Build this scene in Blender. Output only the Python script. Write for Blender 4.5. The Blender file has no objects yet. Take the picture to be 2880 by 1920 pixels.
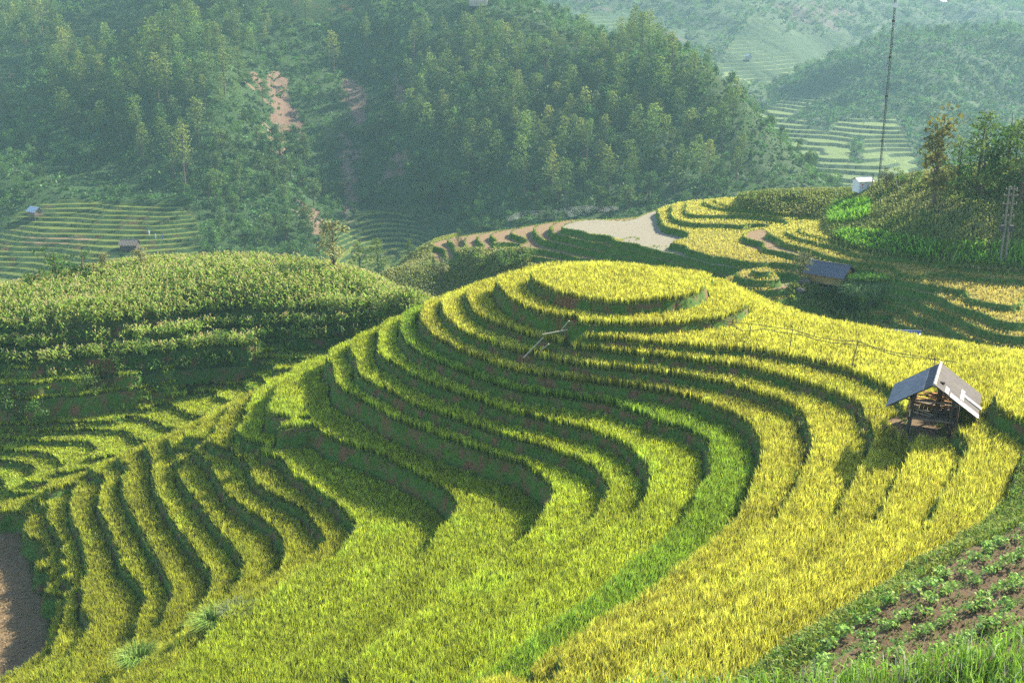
import bpy, math, random
import numpy as np
from mathutils import Vector, Matrix
R = math.radians
random.seed(7)
rng = np.random.default_rng(11)
# ------------------------------------------------------------------ camera
FPX, PITCH = 3200.0, R(16.5)            # focal length in pixels of a 2880 px wide picture
CP, SP = math.cos(PITCH), math.sin(PITCH)
scn = bpy.context.scene
COL = scn.collection
cam_d = bpy.data.cameras.new('camera')
cam = bpy.data.objects.new('camera', cam_d)
COL.objects.link(cam)
cam_d.sensor_width = 36.0
cam_d.lens = 36.0 * FPX / 2880.0
cam_d.clip_start, cam_d.clip_end = 0.5, 6000
cam.location = (0, 0, 0)
cam.rotation_euler = (R(90) - PITCH, 0, 0)
scn.camera = cam
scn.render.resolution_x, scn.render.resolution_y = 1024, 682
# ------------------------------------------------------------------ light
SUN_AZ, SUN_EL = R(50), R(30)           # azimuth clockwise from straight ahead
sdir = Vector((math.sin(SUN_AZ) * math.cos(SUN_EL), math.cos(SUN_AZ) * math.cos(SUN_EL), math.sin(SUN_EL)))
w = bpy.data.worlds.new('World')
scn.world = w
w.use_nodes = True
nt = w.node_tree
bg = nt.nodes['Background']
sky = nt.nodes.new('ShaderNodeTexSky')
sky.sky_type = 'NISHITA'
sky.sun_disc = False
sky.sun_elevation = SUN_EL
sky.sun_rotation = SUN_AZ
sky.altitude = 1200
sky.air_density, sky.dust_density, sky.ozone_density = 1.2, 1.5, 1.0
nt.links.new(sky.outputs[0], bg.inputs[0])
bg.inputs[1].default_value = 0.11
sl = bpy.data.lights.new('sun', 'SUN')
so = bpy.data.objects.new('sun', sl)
COL.objects.link(so)
sl.energy = 5.0
sl.angle = R(0.6)
sl.color = (1.0, 0.90, 0.70)
so.rotation_euler = (-sdir).to_track_quat('-Z', 'Y').to_euler()
so.location = sdir * 300
scn.view_settings.view_transform = 'Standard'
scn.view_settings.look = 'None'
scn.view_settings.exposure = 1.6
scn.view_settings.gamma = 1.0
scn.cycles.use_denoising = False
scn.cycles.max_bounces = 6
scn.cycles.transparent_max_bounces = 8
scn.cycles.volume_bounces = 0
scn.cycles.use_adaptive_sampling = True
scn.cycles.adaptive_threshold = 0.02

# ------------------------------------------------------------------ helpers
def tag(o, label=None, cat=None, group=None, kind=None):
    if label: o['label'] = label
    if cat: o['category'] = cat
    if group: o['group'] = group
    if kind: o['kind'] = kind
    return o
def empty(name, loc=(0, 0, 0), rz=0.0):
    o = bpy.data.objects.new(name, None)
    o.empty_display_size = 0.5
    COL.objects.link(o)
    o.location = loc
    o.rotation_euler = (0, 0, rz)
    return o
def copy_tree(o, parent=None):
    c = o.copy()
    COL.objects.link(c)
    c.parent = parent
    for ch in [x for x in KIDS.get(o.name, [])]:
        KIDS.setdefault(c.name, []).append(copy_tree(ch, c))
    return c
KIDS = {}
def mesh_obj(name, verts, faces, mat, parent=None, smooth=False, attrs=None):
    """verts (N,3) array, faces list of index arrays of one size each, or a list of tuples"""
    me = bpy.data.meshes.new(name)
    verts = np.asarray(verts, dtype=np.float32)
    if isinstance(faces, np.ndarray):
        groups = [faces]
    elif faces and isinstance(faces[0], np.ndarray):
        groups = faces
    else:
        groups = None
    if groups is None:
        me.from_pydata([tuple(v) for v in verts.tolist()], [], faces)
    else:
        nl = sum(g.size for g in groups)
        nf = sum(len(g) for g in groups)
        me.vertices.add(len(verts))
        me.vertices.foreach_set('co', verts.ravel())
        me.loops.add(nl)
        me.loops.foreach_set('vertex_index', np.concatenate([g.ravel() for g in groups]).astype(np.int32))
        me.polygons.add(nf)
        st, base = [], 0
        for g in groups:
            st.append(base + np.arange(len(g)) * g.shape[1])
            base += g.size
        me.polygons.foreach_set('loop_start', np.concatenate(st).astype(np.int32))
        me.update(calc_edges=True)
    if smooth:
        me.polygons.foreach_set('use_smooth', np.ones(len(me.polygons), dtype=bool))
    for k, a in (attrs or {}).items():
        if a.ndim == 2:
            at = me.attributes.new(k, 'FLOAT_COLOR', 'POINT')
            a4 = np.ones((len(a), 4), np.float32)
            a4[:, :3] = a[:, :3]
            at.data.foreach_set('color', a4.ravel())
        else:
            at = me.attributes.new(k, 'FLOAT', 'POINT')
            at.data.foreach_set('value', a.astype(np.float32))
    mats = mat if isinstance(mat, (list, tuple)) else [mat]
    for m in mats:
        me.materials.append(m)
    o = bpy.data.objects.new(name, me)
    COL.objects.link(o)
    if parent is not None:
        o.parent = parent
        KIDS.setdefault(parent.name, []).append(o)
    return o
class MB:
    """collects simple solids into one mesh"""
    def __init__(self): self.v, self.f = [], []
    def add(self, vs, fs):
        b = len(self.v)
        self.v += [tuple(p) for p in vs]
        self.f += [tuple(b + i for i in f) for f in fs]
        return self
    def box(self, c, s, rot=None):
        hx, hy, hz = s[0] / 2, s[1] / 2, s[2] / 2
        vs = [Vector((x, y, z)) for x in (-hx, hx) for y in (-hy, hy) for z in (-hz, hz)]
        if rot is not None: vs = [rot @ p for p in vs]
        return self.add([p + Vector(c) for p in vs], [(0, 1, 3, 2), (4, 6, 7, 5), (0, 4, 5, 1), (2, 3, 7, 6), (0, 2, 6, 4), (1, 5, 7, 3)])
    def tube(self, pts, rad, n=7, cap=True):
        pts = [Vector(p) for p in pts]
        if not isinstance(rad, (list, tuple)): rad = [rad] * len(pts)
        rings = []
        for i, p in enumerate(pts):
            d = (pts[min(i + 1, len(pts) - 1)] - pts[max(i - 1, 0)]).normalized()
            a = d.cross(Vector((0.13, 0.99, 0.05))).normalized() if abs(d.z) > 0.8 else d.cross(Vector((0, 0, 1))).normalized()
            b = d.cross(a)
            rings.append([p + (a * math.cos(t) + b * math.sin(t)) * rad[i] for t in [2 * math.pi * k / n for k in range(n)]])
        vs = [q for r in rings for q in r]
        fs = [(i * n + k, i * n + (k + 1) % n, (i + 1) * n + (k + 1) % n, (i + 1) * n + k) for i in range(len(pts) - 1) for k in range(n)]
        if cap: fs += [tuple(range(n))[::-1], tuple((len(pts) - 1) * n + k for k in range(n))]
        return self.add(vs, fs)
    def beam(self, a, b, w, h=None, up=(0, 0, 1)):
        a, b = Vector(a), Vector(b)
        h = h or w
        d = (b - a).normalized()
        s = d.cross(Vector(up))
        if s.length < 1e-4: s = d.cross(Vector((0, 1, 0)))
        s.normalize()
        u = s.cross(d)
        vs = [q + s * sx * w / 2 + u * sy * h / 2 for q in (a, b) for sx, sy in ((-1, -1), (1, -1), (1, 1), (-1, 1))]
        return self.add(vs, [(0, 3, 2, 1), (4, 5, 6, 7), (0, 1, 5, 4), (1, 2, 6, 5), (2, 3, 7, 6), (3, 0, 4, 7)])
    def build(self, name, mat, parent=None, smooth=False):
        return mesh_obj(name, self.v, self.f, mat, parent, smooth)
def ray(px, py):
    u = (np.asarray(px, float) - 1440) / FPX
    v = (np.asarray(py, float) - 960) / FPX
    return np.stack([u, CP - v * SP, -SP - v * CP], -1)
def at_z(px, py, z):
    d = ray(px, py)
    return d * (np.asarray(z, float) / d[..., 2])[..., None]
def at_y(px, py, Y):
    d = ray(px, py)
    return d * (np.asarray(Y, float) / d[..., 1])[..., None]
def proj(p):
    p = np.asarray(p, float)
    y = p[..., 1] * CP - p[..., 2] * SP
    zz = p[..., 1] * SP + p[..., 2] * CP
    return np.stack([1440 + FPX * p[..., 0] / y, 960 - FPX * zz / y], -1)
# smooth value noise on arrays
def _h(ix, iy, s):
    n = (ix * 374761393 + iy * 668265263 + s * 1442695041) & 0x7fffffff
    n = ((n ^ (n >> 13)) * 1274126177) & 0x7fffffff
    return ((n ^ (n >> 16)) & 0xffff) / 65535.0
def noise(x, y, sc, seed=0, oc=3):
    x = np.asarray(x, float) / sc; y = np.asarray(y, float) / sc
    t, a, o = 0, 0, 1.0
    for k in range(oc):
        ix = np.floor(x).astype(np.int64); iy = np.floor(y).astype(np.int64)
        fx = x - ix; fy = y - iy
        fx = fx * fx * (3 - 2 * fx); fy = fy * fy * (3 - 2 * fy)
        v = (_h(ix, iy, seed + k) * (1 - fx) + _h(ix + 1, iy, seed + k) * fx) * (1 - fy) + (_h(ix, iy + 1, seed + k) * (1 - fx) + _h(ix + 1, iy + 1, seed + k) * fx) * fy
        t = t + v * o; a += o; o *= 0.5; x = x * 2.03 + 17.1; y = y * 2.03 + 5.7
    return t / a          # 0..1
class TPS:
    def __init__(self, P, Z, reg=0.02):
        P = np.asarray(P, float); Z = np.asarray(Z, float)
        self.c = P.mean(0); self.s = np.abs(P - self.c).max()
        Q = (P - self.c) / self.s
        n = len(Q)
        d2 = ((Q[:, None] - Q[None]) ** 2).sum(-1)
        K = 0.5 * d2 * np.log(d2 + 1e-12)
        K[np.arange(n), np.arange(n)] = reg * 1e-3
        A = np.zeros((n + 3, n + 3)); A[:n, :n] = K
        A[:n, n] = 1; A[:n, n + 1:] = Q; A[n, :n] = 1; A[n + 1:, :n] = Q.T
        self.w = np.linalg.solve(A, np.concatenate([Z, [0, 0, 0]])); self.Q = Q
    def __call__(self, X, Y):
        q = np.stack([np.ravel(X), np.ravel(Y)], -1)
        q = (q - self.c) / self.s
        out = np.empty(len(q))
        n = len(self.Q)
        for i in range(0, len(q), 20000):
            b = q[i:i + 20000]
            d2 = ((b[:, None] - self.Q[None]) ** 2).sum(-1)
            out[i:i + 20000] = (0.5 * d2 * np.log(d2 + 1e-12)) @ self.w[:n] + self.w[n] + b @ self.w[n + 1:]
        return out.reshape(np.shape(X))
def refine(G, k=2):
    """cubic upsampling of a regular grid"""
    def up(a):
        p = np.pad(a, ((2, 2), (0, 0)), mode='reflect', reflect_type='odd')
        mid = (-p[1:-2] + 9 * p[2:-1] + 9 * p[3:, :][:p[1:-2].shape[0]] - np.vstack([p[4:], p[-1:]])[:p[1:-2].shape[0]]) / 16 if False else None
        n = a.shape[0]
        a0 = p[1:n + 0]; a1 = p[2:n + 1]; a2 = p[3:n + 2]; a3 = p[4:n + 3]
        m = (-a0 + 9 * a1 + 9 * a2 - a3) / 16
        o = np.empty((2 * n - 1, a.shape[1]))
        o[0::2] = a; o[1::2] = m
        return o
    for _ in range(k):
        G = up(G); G = up(G.T).T
    return G
class Field:
    """height field on a regular grid with bilinear look-up"""
    def __init__(self, x0, y0, step, Z): self.x0, self.y0, self.st, self.Z = x0, y0, step, Z
    def __call__(self, x, y, A=None):
        Z = self.Z if A is None else A
        fx = np.clip((np.asarray(x, float) - self.x0) / self.st, 0, Z.shape[1] - 1.001)
        fy = np.clip((np.asarray(y, float) - self.y0) / self.st, 0, Z.shape[0] - 1.001)
        i = fx.astype(int); j = fy.astype(int); fx = fx - i; fy = fy - j
        return (Z[j, i] * (1 - fx) + Z[j, i + 1] * fx) * (1 - fy) + (Z[j + 1, i] * (1 - fx) + Z[j + 1, i + 1] * fx) * fy
    def hit(self, px, py, t0=15, t1=1500):
        """where the line of sight of a picture point meets the ground"""
        d = ray(px, py); t = np.arange(t0, t1, 0.1)
        p = d[None] * t[:, None]
        inside = (p[:, 0] > self.x0) & (p[:, 0] < self.x0 + self.st * (self.Z.shape[1] - 1)) & (p[:, 1] > self.y0) & (p[:, 1] < self.y0 + self.st * (self.Z.shape[0] - 1))
        b = inside & (p[:, 2] < self(p[:, 0], p[:, 1]))
        i = np.argmax(b)
        return Vector(p[i]) if b.any() else None
def grid_mesh(name, F, mat, attrs=None, keep=None, smooth=True, XY=None):
    ny, nx = F.Z.shape
    X, Y = XY if XY is not None else np.meshgrid(F.x0 + np.arange(nx) * F.st, F.y0 + np.arange(ny) * F.st)
    V = np.stack([X, Y, F.Z], -1).reshape(-1, 3)
    idx = np.arange(nx * ny).reshape(ny, nx)
    q = np.stack([idx[:-1, :-1], idx[:-1, 1:], idx[1:, 1:], idx[1:, :-1]], -1).reshape(-1, 4)
    A = {k: (a.reshape(-1, 3) if a.ndim == 3 else a.ravel()) for k, a in (attrs or {}).items()}
    if keep is not None:
        kq = keep.ravel()[q].all(1)
        q = q[kq]
        used = np.zeros(len(V), bool); used[q.ravel()] = True
        m = np.cumsum(used) - 1
        V = V[used]; q = m[q]; A = {k: a[used] for k, a in A.items()}
    return mesh_obj(name, V, q, mat, smooth=smooth, attrs=A)
def poly_in(x, y, P):
    x = np.asarray(x, float); y = np.asarray(y, float)
    c = np.zeros(x.shape, bool); n = len(P)
    for i in range(n):
        x0, y0 = P[i][0], P[i][1]; x1, y1 = P[(i + 1) % n][0], P[(i + 1) % n][1]
        if y0 == y1: continue
        m = ((y0 > y) != (y1 > y)) & (x < (x1 - x0) * (y - y0) / (y1 - y0) + x0)
        c ^= m
    return c
# ------------------------------------------------------------------ main terraced hill: level lines read off as (frame, points)
FR = {'A': (800, 700), 'B': (1400, 700), 'C': (2000, 900), 'D': (500, 1000), 'E': (1100, 1060), 'F': (0, 1240), 'G': (500, 1360), 'H': (0, 880),
      'I': (900, 1440), 'J': (1500, 1340), 'K': (2160, 1240), 'L': (0, 1440), 'M': (2160, 840)}
ZS = 2352 / 720.0
def parse(s, sc=ZS, fr=FR):
    pts, up = [], []
    f, u = None, 0
    for tok in s.split():
        if tok[0].isalpha():
            f = fr[tok[0].upper()]; u = 1 if tok.endswith('+') else 0      # '+': the line is the top edge of the rice, not the lip itself
        elif tok == '|':
            pts.append(None); up.append(0)
        else:
            a, b = tok.split(',')
            pts.append((f[0] + float(a) / sc, f[1] + float(b) / sc)); up.append(u)
    return pts, up
LV = [-24.0, -25.2, -26.1, -26.8, -27.7, -28.6, -29.7, -30.8, -31.9, -33.0, -35.0, -36.9, -37.9, -38.8, -39.8, -40.7, -41.6, -42.5, -43.4, -44.3, -45.1, -46.6, -47.2]
RICE_H = 0.75
CT = [
(0, 'B 335,215 290,270 330,320 430,375 560,430 700,468 880,498 1120,520 1300,515 1500,498 1680,478 1800,440 1890,385 1910,330 1870,290 B+ 1750,225 1500,150 1200,108 900,98 650,115 450,150 340,205'),
(1, 'A 1935,310 1955,360 1990,410 2060,480 2170,545 2300,595 B 450,625 600,655 720,695 900,712 1200,718 1500,722 1800,700 2050,670 2180,630 2260,570 2285,500 2250,440 B+ 2150,385 2000,320 1880,275 | B+ 350,120 150,175 0,210 A+ 1945,240'),
(2, 'B 680,823 1000,855 1500,900 1900,935 C 300,300 530,330 720,365 950,415 1200,475 1400,550 1560,630 1660,700 1700,780 1730,880 | C 1850,1090 1810,1230 1745,1380 1660,1550 K 1140,420 K+ 1060,540 900,720 700,900 450,1050 250,1140 0,1250 J+ 1900,1060 1500,1300 1200,1480 1100,1568'),
(2, 'M+ 0,25 300,115 600,195 1000,262 1400,325 1800,385 2352,480'),
(3, 'A 1668,400 1665,480 1695,560 1760,630 1870,690 2000,740 2150,790 2352,850 B 520,870 700,935 1200,985 1700,1040 2100,1090 2352,1130 C 600,540 800,600 1000,660 1150,715 1250,755 1330,810 1380,910 1450,1040 1475,1090 1460,1180 1430,1260 1380,1340 1330,1430 1290,1510 K 790,370 K+ 650,560 450,760 250,960 100,1080 J+ 2000,850 1700,980 1250,1200 700,1430 500,1568'),
(4, 'A 1440,500 1445,580 1490,670 1560,740 1680,810 1850,880 2050,950 2200,1000 B 240,1010 560,1060 900,1110 1280,1150 1700,1200 2000,1250 2352,1350 C 400,680 600,760 750,840 840,950 890,1050 905,1180 880,1290 830,1400 770,1520 K 210,500 J+ 2200,330 2000,500 1700,740 1300,980 900,1170 450,1420 220,1568'),
(5, 'A 1245,580 1240,660 1280,740 1360,820 1480,900 1600,960 1750,1020 1900,1080 2100,1140 2352,1185 B 600,1215 900,1260 1200,1290 1450,1330 1700,1385 1900,1450 2050,1510 C 100,850 200,890 300,950 370,1010 415,1100 437,1200 440,1300 430,1390 380,1500 J 2000,110 J+ 1900,250 1700,440 1480,620 1280,780 1110,920 880,1070 650,1190 400,1360 200,1500 I+ 2060,1235 1930,1390 1880,1568'),
(6, 'A 1085,665 1060,760 1085,850 1150,930 1250,1000 1400,1060 1550,1120 1700,1180 1900,1260 2100,1320 B 200,1325 500,1370 800,1410 1000,1440 E 1400,185 1700,225 1950,275 2150,330 2352,385 C -520,965 -300,1010 -180,1060 -85,1110 -30,1200 -38,1330 J 1590,50 1500,150 J+ 1400,275 1190,475 860,740 600,950 200,1250 I+ 1960,1050 1700,1250 1400,1450'),
(7, 'A 870,745 865,850 855,930 870,1000 930,1050 1050,1110 1150,1175 1300,1250 1450,1310 1650,1380 1900,1470 E 1050,345 1250,390 1500,450 1750,505 1950,565 2100,625 2200,700 2280,790 2345,880 2372,990 2345,1090 J 1020,170 J+ 930,265 800,360 600,500 300,760 0,1000 I+ 1700,900 1500,1150 1300,1400'),
(8, 'A 590,930 610,985 650,1040 665,1100 660,1180 720,1220 800,1270 950,1340 1100,1420 1200,1470 E 200,270 400,350 600,420 800,500 1000,570 1200,620 1400,680 1600,745 1750,810 1880,890 1960,980 1985,1050 1960,1130 1900,1200 J+ 540,325 250,500 60,660 I+ 1850,480 1600,700 1400,900 1150,1180 950,1300 850,1450'),
(9, 'A 450,1110 455,1230 540,1330 640,1380 750,1440 900,1530 D 1750,480 1900,570 2000,615 2100,650 2250,710 E 300,500 430,570 550,610 750,680 900,740 1050,785 1200,830 1300,900 1400,960 1470,1040 1490,1110 1460,1180 1400,1250 I 2010,90 I+ 1880,175 1780,235 1500,430 1320,590 1180,650 1000,790 800,900 500,1120 300,1290 200,1400'),
(10, 'D 1000,215 920,290 875,370 845,470 850,560 885,680 1000,690 1150,688 1200,640 1228,590 1240,680 1330,740 1450,810 1600,860 1800,920 1950,990 2100,1070 2250,1150 E 120,870 250,940 380,1000 480,1080 550,1150 582,1210 560,1290 510,1380 430,1440 I 1075,210 I+ 1010,260 820,400 640,540 480,650 350,770 220,900 100,1010 0,1080 L+ 2750,1180 2550,1330 2400,1480'),
(11, 'D 760,325 680,410 640,450 620,560 600,660 565,760 650,830 760,880 815,840 900,960 1000,1060 1100,1150 1200,1220 1350,1320 1450,1400 1550,1500 G 1600,370 1612,440 1600,490 1550,560 1510,600 G+ 1400,640 1240,695 1100,760 960,840 800,960 640,1060 L+ 2130,800 1900,1050 1740,1220 1550,1380 1400,1568'),
(12, 'D 440,525 395,620 330,700 272,780 300,835 400,885 500,895 570,890 620,1000 665,1130 680,1180 800,1280 1000,1370 1120,1440 G 1170,290 1240,400 1310,480 1327,560 1285,630 1240,670 | L+ 1640,1130 1480,1280 1200,1480'),
(13, 'D 210,640 130,720 68,790 70,880 150,905 215,905 265,985 310,1080 370,1200 470,1320 600,1430 G 620,280 750,350 850,420 920,520 972,620 962,700 930,790 870,880'),
(14, 'F 1700,105 1600,95 1520,105 | F 1790,150 1700,230 1640,290 1650,380 1720,480 1800,580 1880,690 1960,800 2050,900 2130,980 2190,1060 2237,1170 2215,1260 2180,1330 2130,1400'),
(15, 'F 1400,180 1290,168 | F 1410,240 1395,290 1410,400 1450,520 1520,640 1600,780 1680,900 1750,1000 1850,1130 1920,1230 1957,1300 1950,1340 L+ 1850,790 1750,890 1700,950 1650,1060'),
(16, 'F 1180,260 1030,290 | F 1120,350 1115,450 1150,580 1220,720 1290,850 1350,960 1420,1070 1500,1200 1540,1310 1572,1420 1550,1500 1495,1570 L+ 1400,1040 1330,1110 1200,1230 1000,1380 880,1540'),
(17, 'F 955,385 840,330 | F 925,490 900,570 920,680 970,800 1030,930 1100,1080 1150,1200 1250,1310 1320,1420 1335,1500 L 1310,900 L+ 1240,1060 1150,1180 1000,1270 800,1400 600,1560'),
(18, 'F 700,435 540,465 400,492'),
(19, 'F 310,540 230,595'),
(20, 'F 100,650 0,700'),
(18, 'F 660,500 640,540 640,700 680,820 740,950 780,1080 790,1250 780,1450 L 800,1000 825,1080 770,1180 700,1225 L+ 550,1310 300,1420 100,1520'),
(19, 'F 470,625 450,660 450,780 510,920 480,1080 530,1180 545,1300 580,1450 L 600,860 570,960 530,1080 500,1200 L+ 430,1290 330,1370 150,1470 0,1560'),
(20, 'F 260,650 235,680 215,800 230,900 300,945 400,965 470,1100 515,1190 525,1310 560,1460 L 575,870 545,970 505,1090 475,1200 400,1300'),
(21, 'F 60,700 110,850 170,1000 235,1080 285,1250 320,1400 L 400,800 400,1000 440,1200 400,1300 150,1480 0,1540'),
# near slope on the right, above the hut's field
(1, 'K 1820,90 1760,200 1680,390 1590,520 K+ 1450,680 1200,880 900,1100 600,1280 300,1420 0,1540'),
(0, 'M 2080,900 2070,1000 2150,1100 2352,1185'),
(0, 'K+ 2330,100 2300,230 2200,420 1950,640 1700,800 1450,980 1200,1130 1000,1250 700,1400 400,1568'),
]
def dens(a, b, n=2.0):
    k = max(1, int(np.hypot(*(b[:2] - a[:2])) / n))
    return [a + (b - a) * i / k for i in range(k)]
P, Zs = [], []
for lev, s in CT:
    pts, up = parse(s)
    z = LV[lev]
    zv = -45.3 if lev == 21 else z
    prev = None
    for q, u in zip(pts, up):
        if q is None: prev = None; continue
        w3 = at_z(q[0], q[1], z + (RICE_H if u else 0.0))
        w3[2] = z
        if prev is not None and np.hypot(*(w3 - prev)[:2]) < 30:
            for m in dens(prev, w3): P.append(m[:2]); Zs.append(zv)
        else:
            P.append(w3[:2]); Zs.append(zv)
        prev = w3
    P.append(w3[:2]); Zs.append(zv)
def ctl(px, py, z): 
    p = at_z(px, py, z); P.append(p[:2]); Zs.append(z)
# dry field and banks in the right foreground
for px, py, z in [(2880, 1412, -23.3), (2740, 1505, -23.2), (2600, 1570, -23.1), (2500, 1650, -22.8), (2430, 1715, -22.6), (2300, 1790, -22.8),
                  (2880, 1497, -21.6), (2760, 1570, -21.6), (2665, 1640, -21.5), (2560, 1690, -21.5), (2500, 1760, -21.4),
                  (2880, 1600, -20.6), (2800, 1680, -20.5), (2700, 1760, -20.4), (2600, 1830, -20.4), (2880, 1750, -19.4), (2800, 1850, -19.2), (2880, 1900, -18.6),
                  (1450, 1915, -27.6), (2000, 1900, -25.2), (2250, 1880, -22.2), (2400, 1900, -20.6)]:
    ctl(px, py, z)
# the crest of the ridge as it stands against the left valley, and the drop behind it
BAND = [(1183, 844, -29.3), (1130, 870, -30.2), (1069, 899, -31.3), (1014, 928, -32.2), (971, 954, -33.2), (916, 985, -34.6), (861, 1009, -35.6), (800, 1037, -36.4), (695, 1091, -37.6),
        (628, 1125, -38.4), (536, 1174, -39.3), (459, 1211, -40.3), (377, 1244, -41.2), (260, 1296, -42.2), (147, 1342, -43.2), (0, 1411, -45.0), (-90, 1440, -46.0)]
for px, py, z in BAND:
    p = at_z(px, py, z + RICE_H)
    P.append(p[:2]); Zs.append(z)
    P.append((p[0] - 1.0, p[1] + 3.5)); Zs.append(z - 2.6)
    P.append((p[0] - 2.5, p[1] + 9)); Zs.append(z - 6.5)
# the backs of the hills (out of sight)
for x, y, z in [(0, 120, -30), (10, 112, -25.4), (20, 107, -25.6), (10, 117, -28), (20, 113, -28.5), (0, 128, -34), (15, 126, -34), (28, 108, -30), (34, 103, -30), (42, 97, -30), (30, 118, -35), (45, 110, -35),
                (60, 70, -22), (50, 60, -21), (40, 40, -17), (48, 84, -26.6), (52, 92, -29), (-50, 66, -46.2), (-60, 60, -46.4), (-45, 55, -46.3), (-30, 48, -46.3), (-12, 40, -42), (-64, 85, -46.4), (-58, 74, -46.3), (-44, 74, -46.0), (-50, 84, -46.1), (-52, 94, -46.4)]:
    P.append((x, y)); Zs.append(z)
P = np.array(P); Zs = np.array(Zs)
# thin out points of one level that lie closer than 0.7 m
keep = np.ones(len(P), bool)
for i in range(len(P)):
    if keep[i]:
        d = np.hypot(P[i + 1:, 0] - P[i, 0], P[i + 1:, 1] - P[i, 1])
        keep[i + 1:] &= ~((d < 0.7) & (Zs[i + 1:] == Zs[i])) & ~(d < 0.1)
P, Zs = P[keep], Zs[keep]
tpsM = TPS(P, Zs, reg=0.02)
MX0, MX1, MY0, MY1 = -66, 62, 24, 122
gx = np.arange(MX0, MX1 + .1, 1.0); gy = np.arange(MY0, MY1 + .1, 1.0)
H = tpsM(*np.meshgrid(gx, gy))
H = refine(H, 2)
MST = 0.25
jy, jx = np.meshgrid(MY0 + np.arange(H.shape[0]) * MST, MX0 + np.arange(H.shape[1]) * MST, indexing='ij')
H = H + (noise(jx, jy, 3.5, 3) - 0.5) * 0.10
def terrace(H, lv, st, wid, X, Y):
    """level each step flat; the riser drops just outside the level line. Grid points near a lip or a foot are moved onto it."""
    gyy, gxx = np.gradient(H, st)
    g = np.clip(np.hypot(gxx, gyy), 0.03, 3.0)
    lv = np.array(lv)
    k = np.searchsorted(-lv, -H, side='right') - 1          # the last lip at or above this height
    kk = np.clip(k, 0, len(lv) - 2)
    top, low = lv[kk], lv[kk + 1]
    hgt = top - low
    dist = (top - H) / g                                     # metres outside the upper lip
    dn = np.maximum((H - low) / g, 0)                        # metres inside the lower lip
    room = np.maximum(hgt / g, 0.05)
    ww = np.minimum(wid * hgt, 0.55 * room)
    foot = dist - ww
    t = np.clip(dist / np.maximum(ww, 0.03), 0, 1)
    crown = k < 0                                            # inside the first lip
    dUp = np.where(crown, (lv[0] - H) / g, dist)
    Z = top - hgt * (0.35 * t + 0.65 * (1 - (1 - t) ** 2))
    # snapping
    ux, uy = gxx / np.maximum(np.hypot(gxx, gyy), 1e-6), gyy / np.maximum(np.hypot(gxx, gyy), 1e-6)
    lim = 0.5 * st
    m_lo = (dn < lim) & (dn <= np.abs(foot)) & ~crown        # just inside the lower lip: move out (downhill) onto it
    m_up = (dist < lim) & ~crown & ~m_lo                     # just outside the upper lip: move up to it
    m_ft = (np.abs(foot) < lim) & ~m_lo & ~m_up & ~crown
    sh = np.where(m_lo, -dn, np.where(m_up, dist, np.where(m_ft, foot, 0)))
    sh = np.clip(sh, -lim, lim)
    Z = np.where(m_up, top, np.where(m_ft | m_lo, low, Z))
    inn = crown & (np.abs(dUp) < lim)
    sh = np.where(inn, dUp, sh)
    Xs, Ys = X + ux * sh, Y + uy * sh
    Z = np.where(crown, lv[0], Z)
    ris = np.where(crown, 0, (t < 1) & ~m_ft & ~m_lo).astype(float)
    return Z, np.where(crown, 9.0, foot), np.where(crown, -dUp, dn), np.where(crown, 0, kk + 1), ris, Xs, Ys
T1_ = terrace(H, LV, MST, 0.26, jx, jy)
LV2 = LV[:2] + LV[3:]                   # left of the footpath one step of the hill is missing
T2_ = terrace(H, LV2, MST, 0.26, jx, jy)
left_ = (jx < 5.6) & (jy > 80)
Z, dFoot, dLip, Lv, Ris, Xs, Ys = [np.where(left_, b_, a_) for a_, b_ in zip(T1_, T2_)]
Lv = np.where(left_ & (Lv >= 2), Lv + 1, Lv)
# the dry field above the highest terrace keeps its own slope
dryx = (jy < 64) & (jx > 8) & (H > LV[0]) & (jx > (jy - 40) * 0.2)
w_ = np.clip((H - LV[0]) / 0.5, 0, 1)
Zm = np.where(dryx, H, Z)
Ris = np.where(dryx, 0, Ris)
FM = Field(MX0, MY0, MST, Zm)
HM = H
# ------------------------------------------------------------------ left valley and the maize hill behind it
LVL = [-36.7, -37.3, -37.9, -38.5, -39.3, -39.9, -40.5, -41.1, -41.7, -42.3, -42.9, -43.5, -44.1, -44.8, -45.6, -46.6, -48, -50, -52]
CL = [
(0, 'A 80,858 300,856 560,850'),
(1, 'A -150,948 0,942 400,932'),
(2, 'H 0,668 400,655 700,640 900,615 1300,575 1650,505 1900,478 2300,450'),
(3, 'H 0,726 400,713 700,698 900,672 1300,632 1650,562 1900,535 D 720,130 850,140 950,145'),
(4, 'H 1000,650 1400,640 1700,600 1950,580 2200,575 2352,595 D 750,185 840,205'),
(4, 'H 0,820 300,810 620,775 900,700 1050,640'),
(5, 'H 1090,775 1400,730 1700,675 1950,655 2150,665 2270,690'),
(6, 'H 560,895 900,865 1250,825 1500,780 1750,765 1950,775 2050,800'),
(7, 'H 700,960 1000,940 1300,900 1480,850 1600,880 1700,920 1752,960'),
(8, 'H 230,1030 700,1020 1000,1000 1170,968 1300,980 1420,1010 1490,1055'),
(9, 'H 0,1095 500,1095 900,1090 1100,1100 1200,1130 1228,1170'),
(10, 'H 0,1185 400,1195 800,1200 880,1230 905,1280 880,1350'),
(11, 'H 0,1275 300,1290 450,1310 540,1370 590,1440 570,1490'),
(12, 'H 0,1375 150,1385 280,1420 320,1460 300,1520 240,1568'),
]
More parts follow.
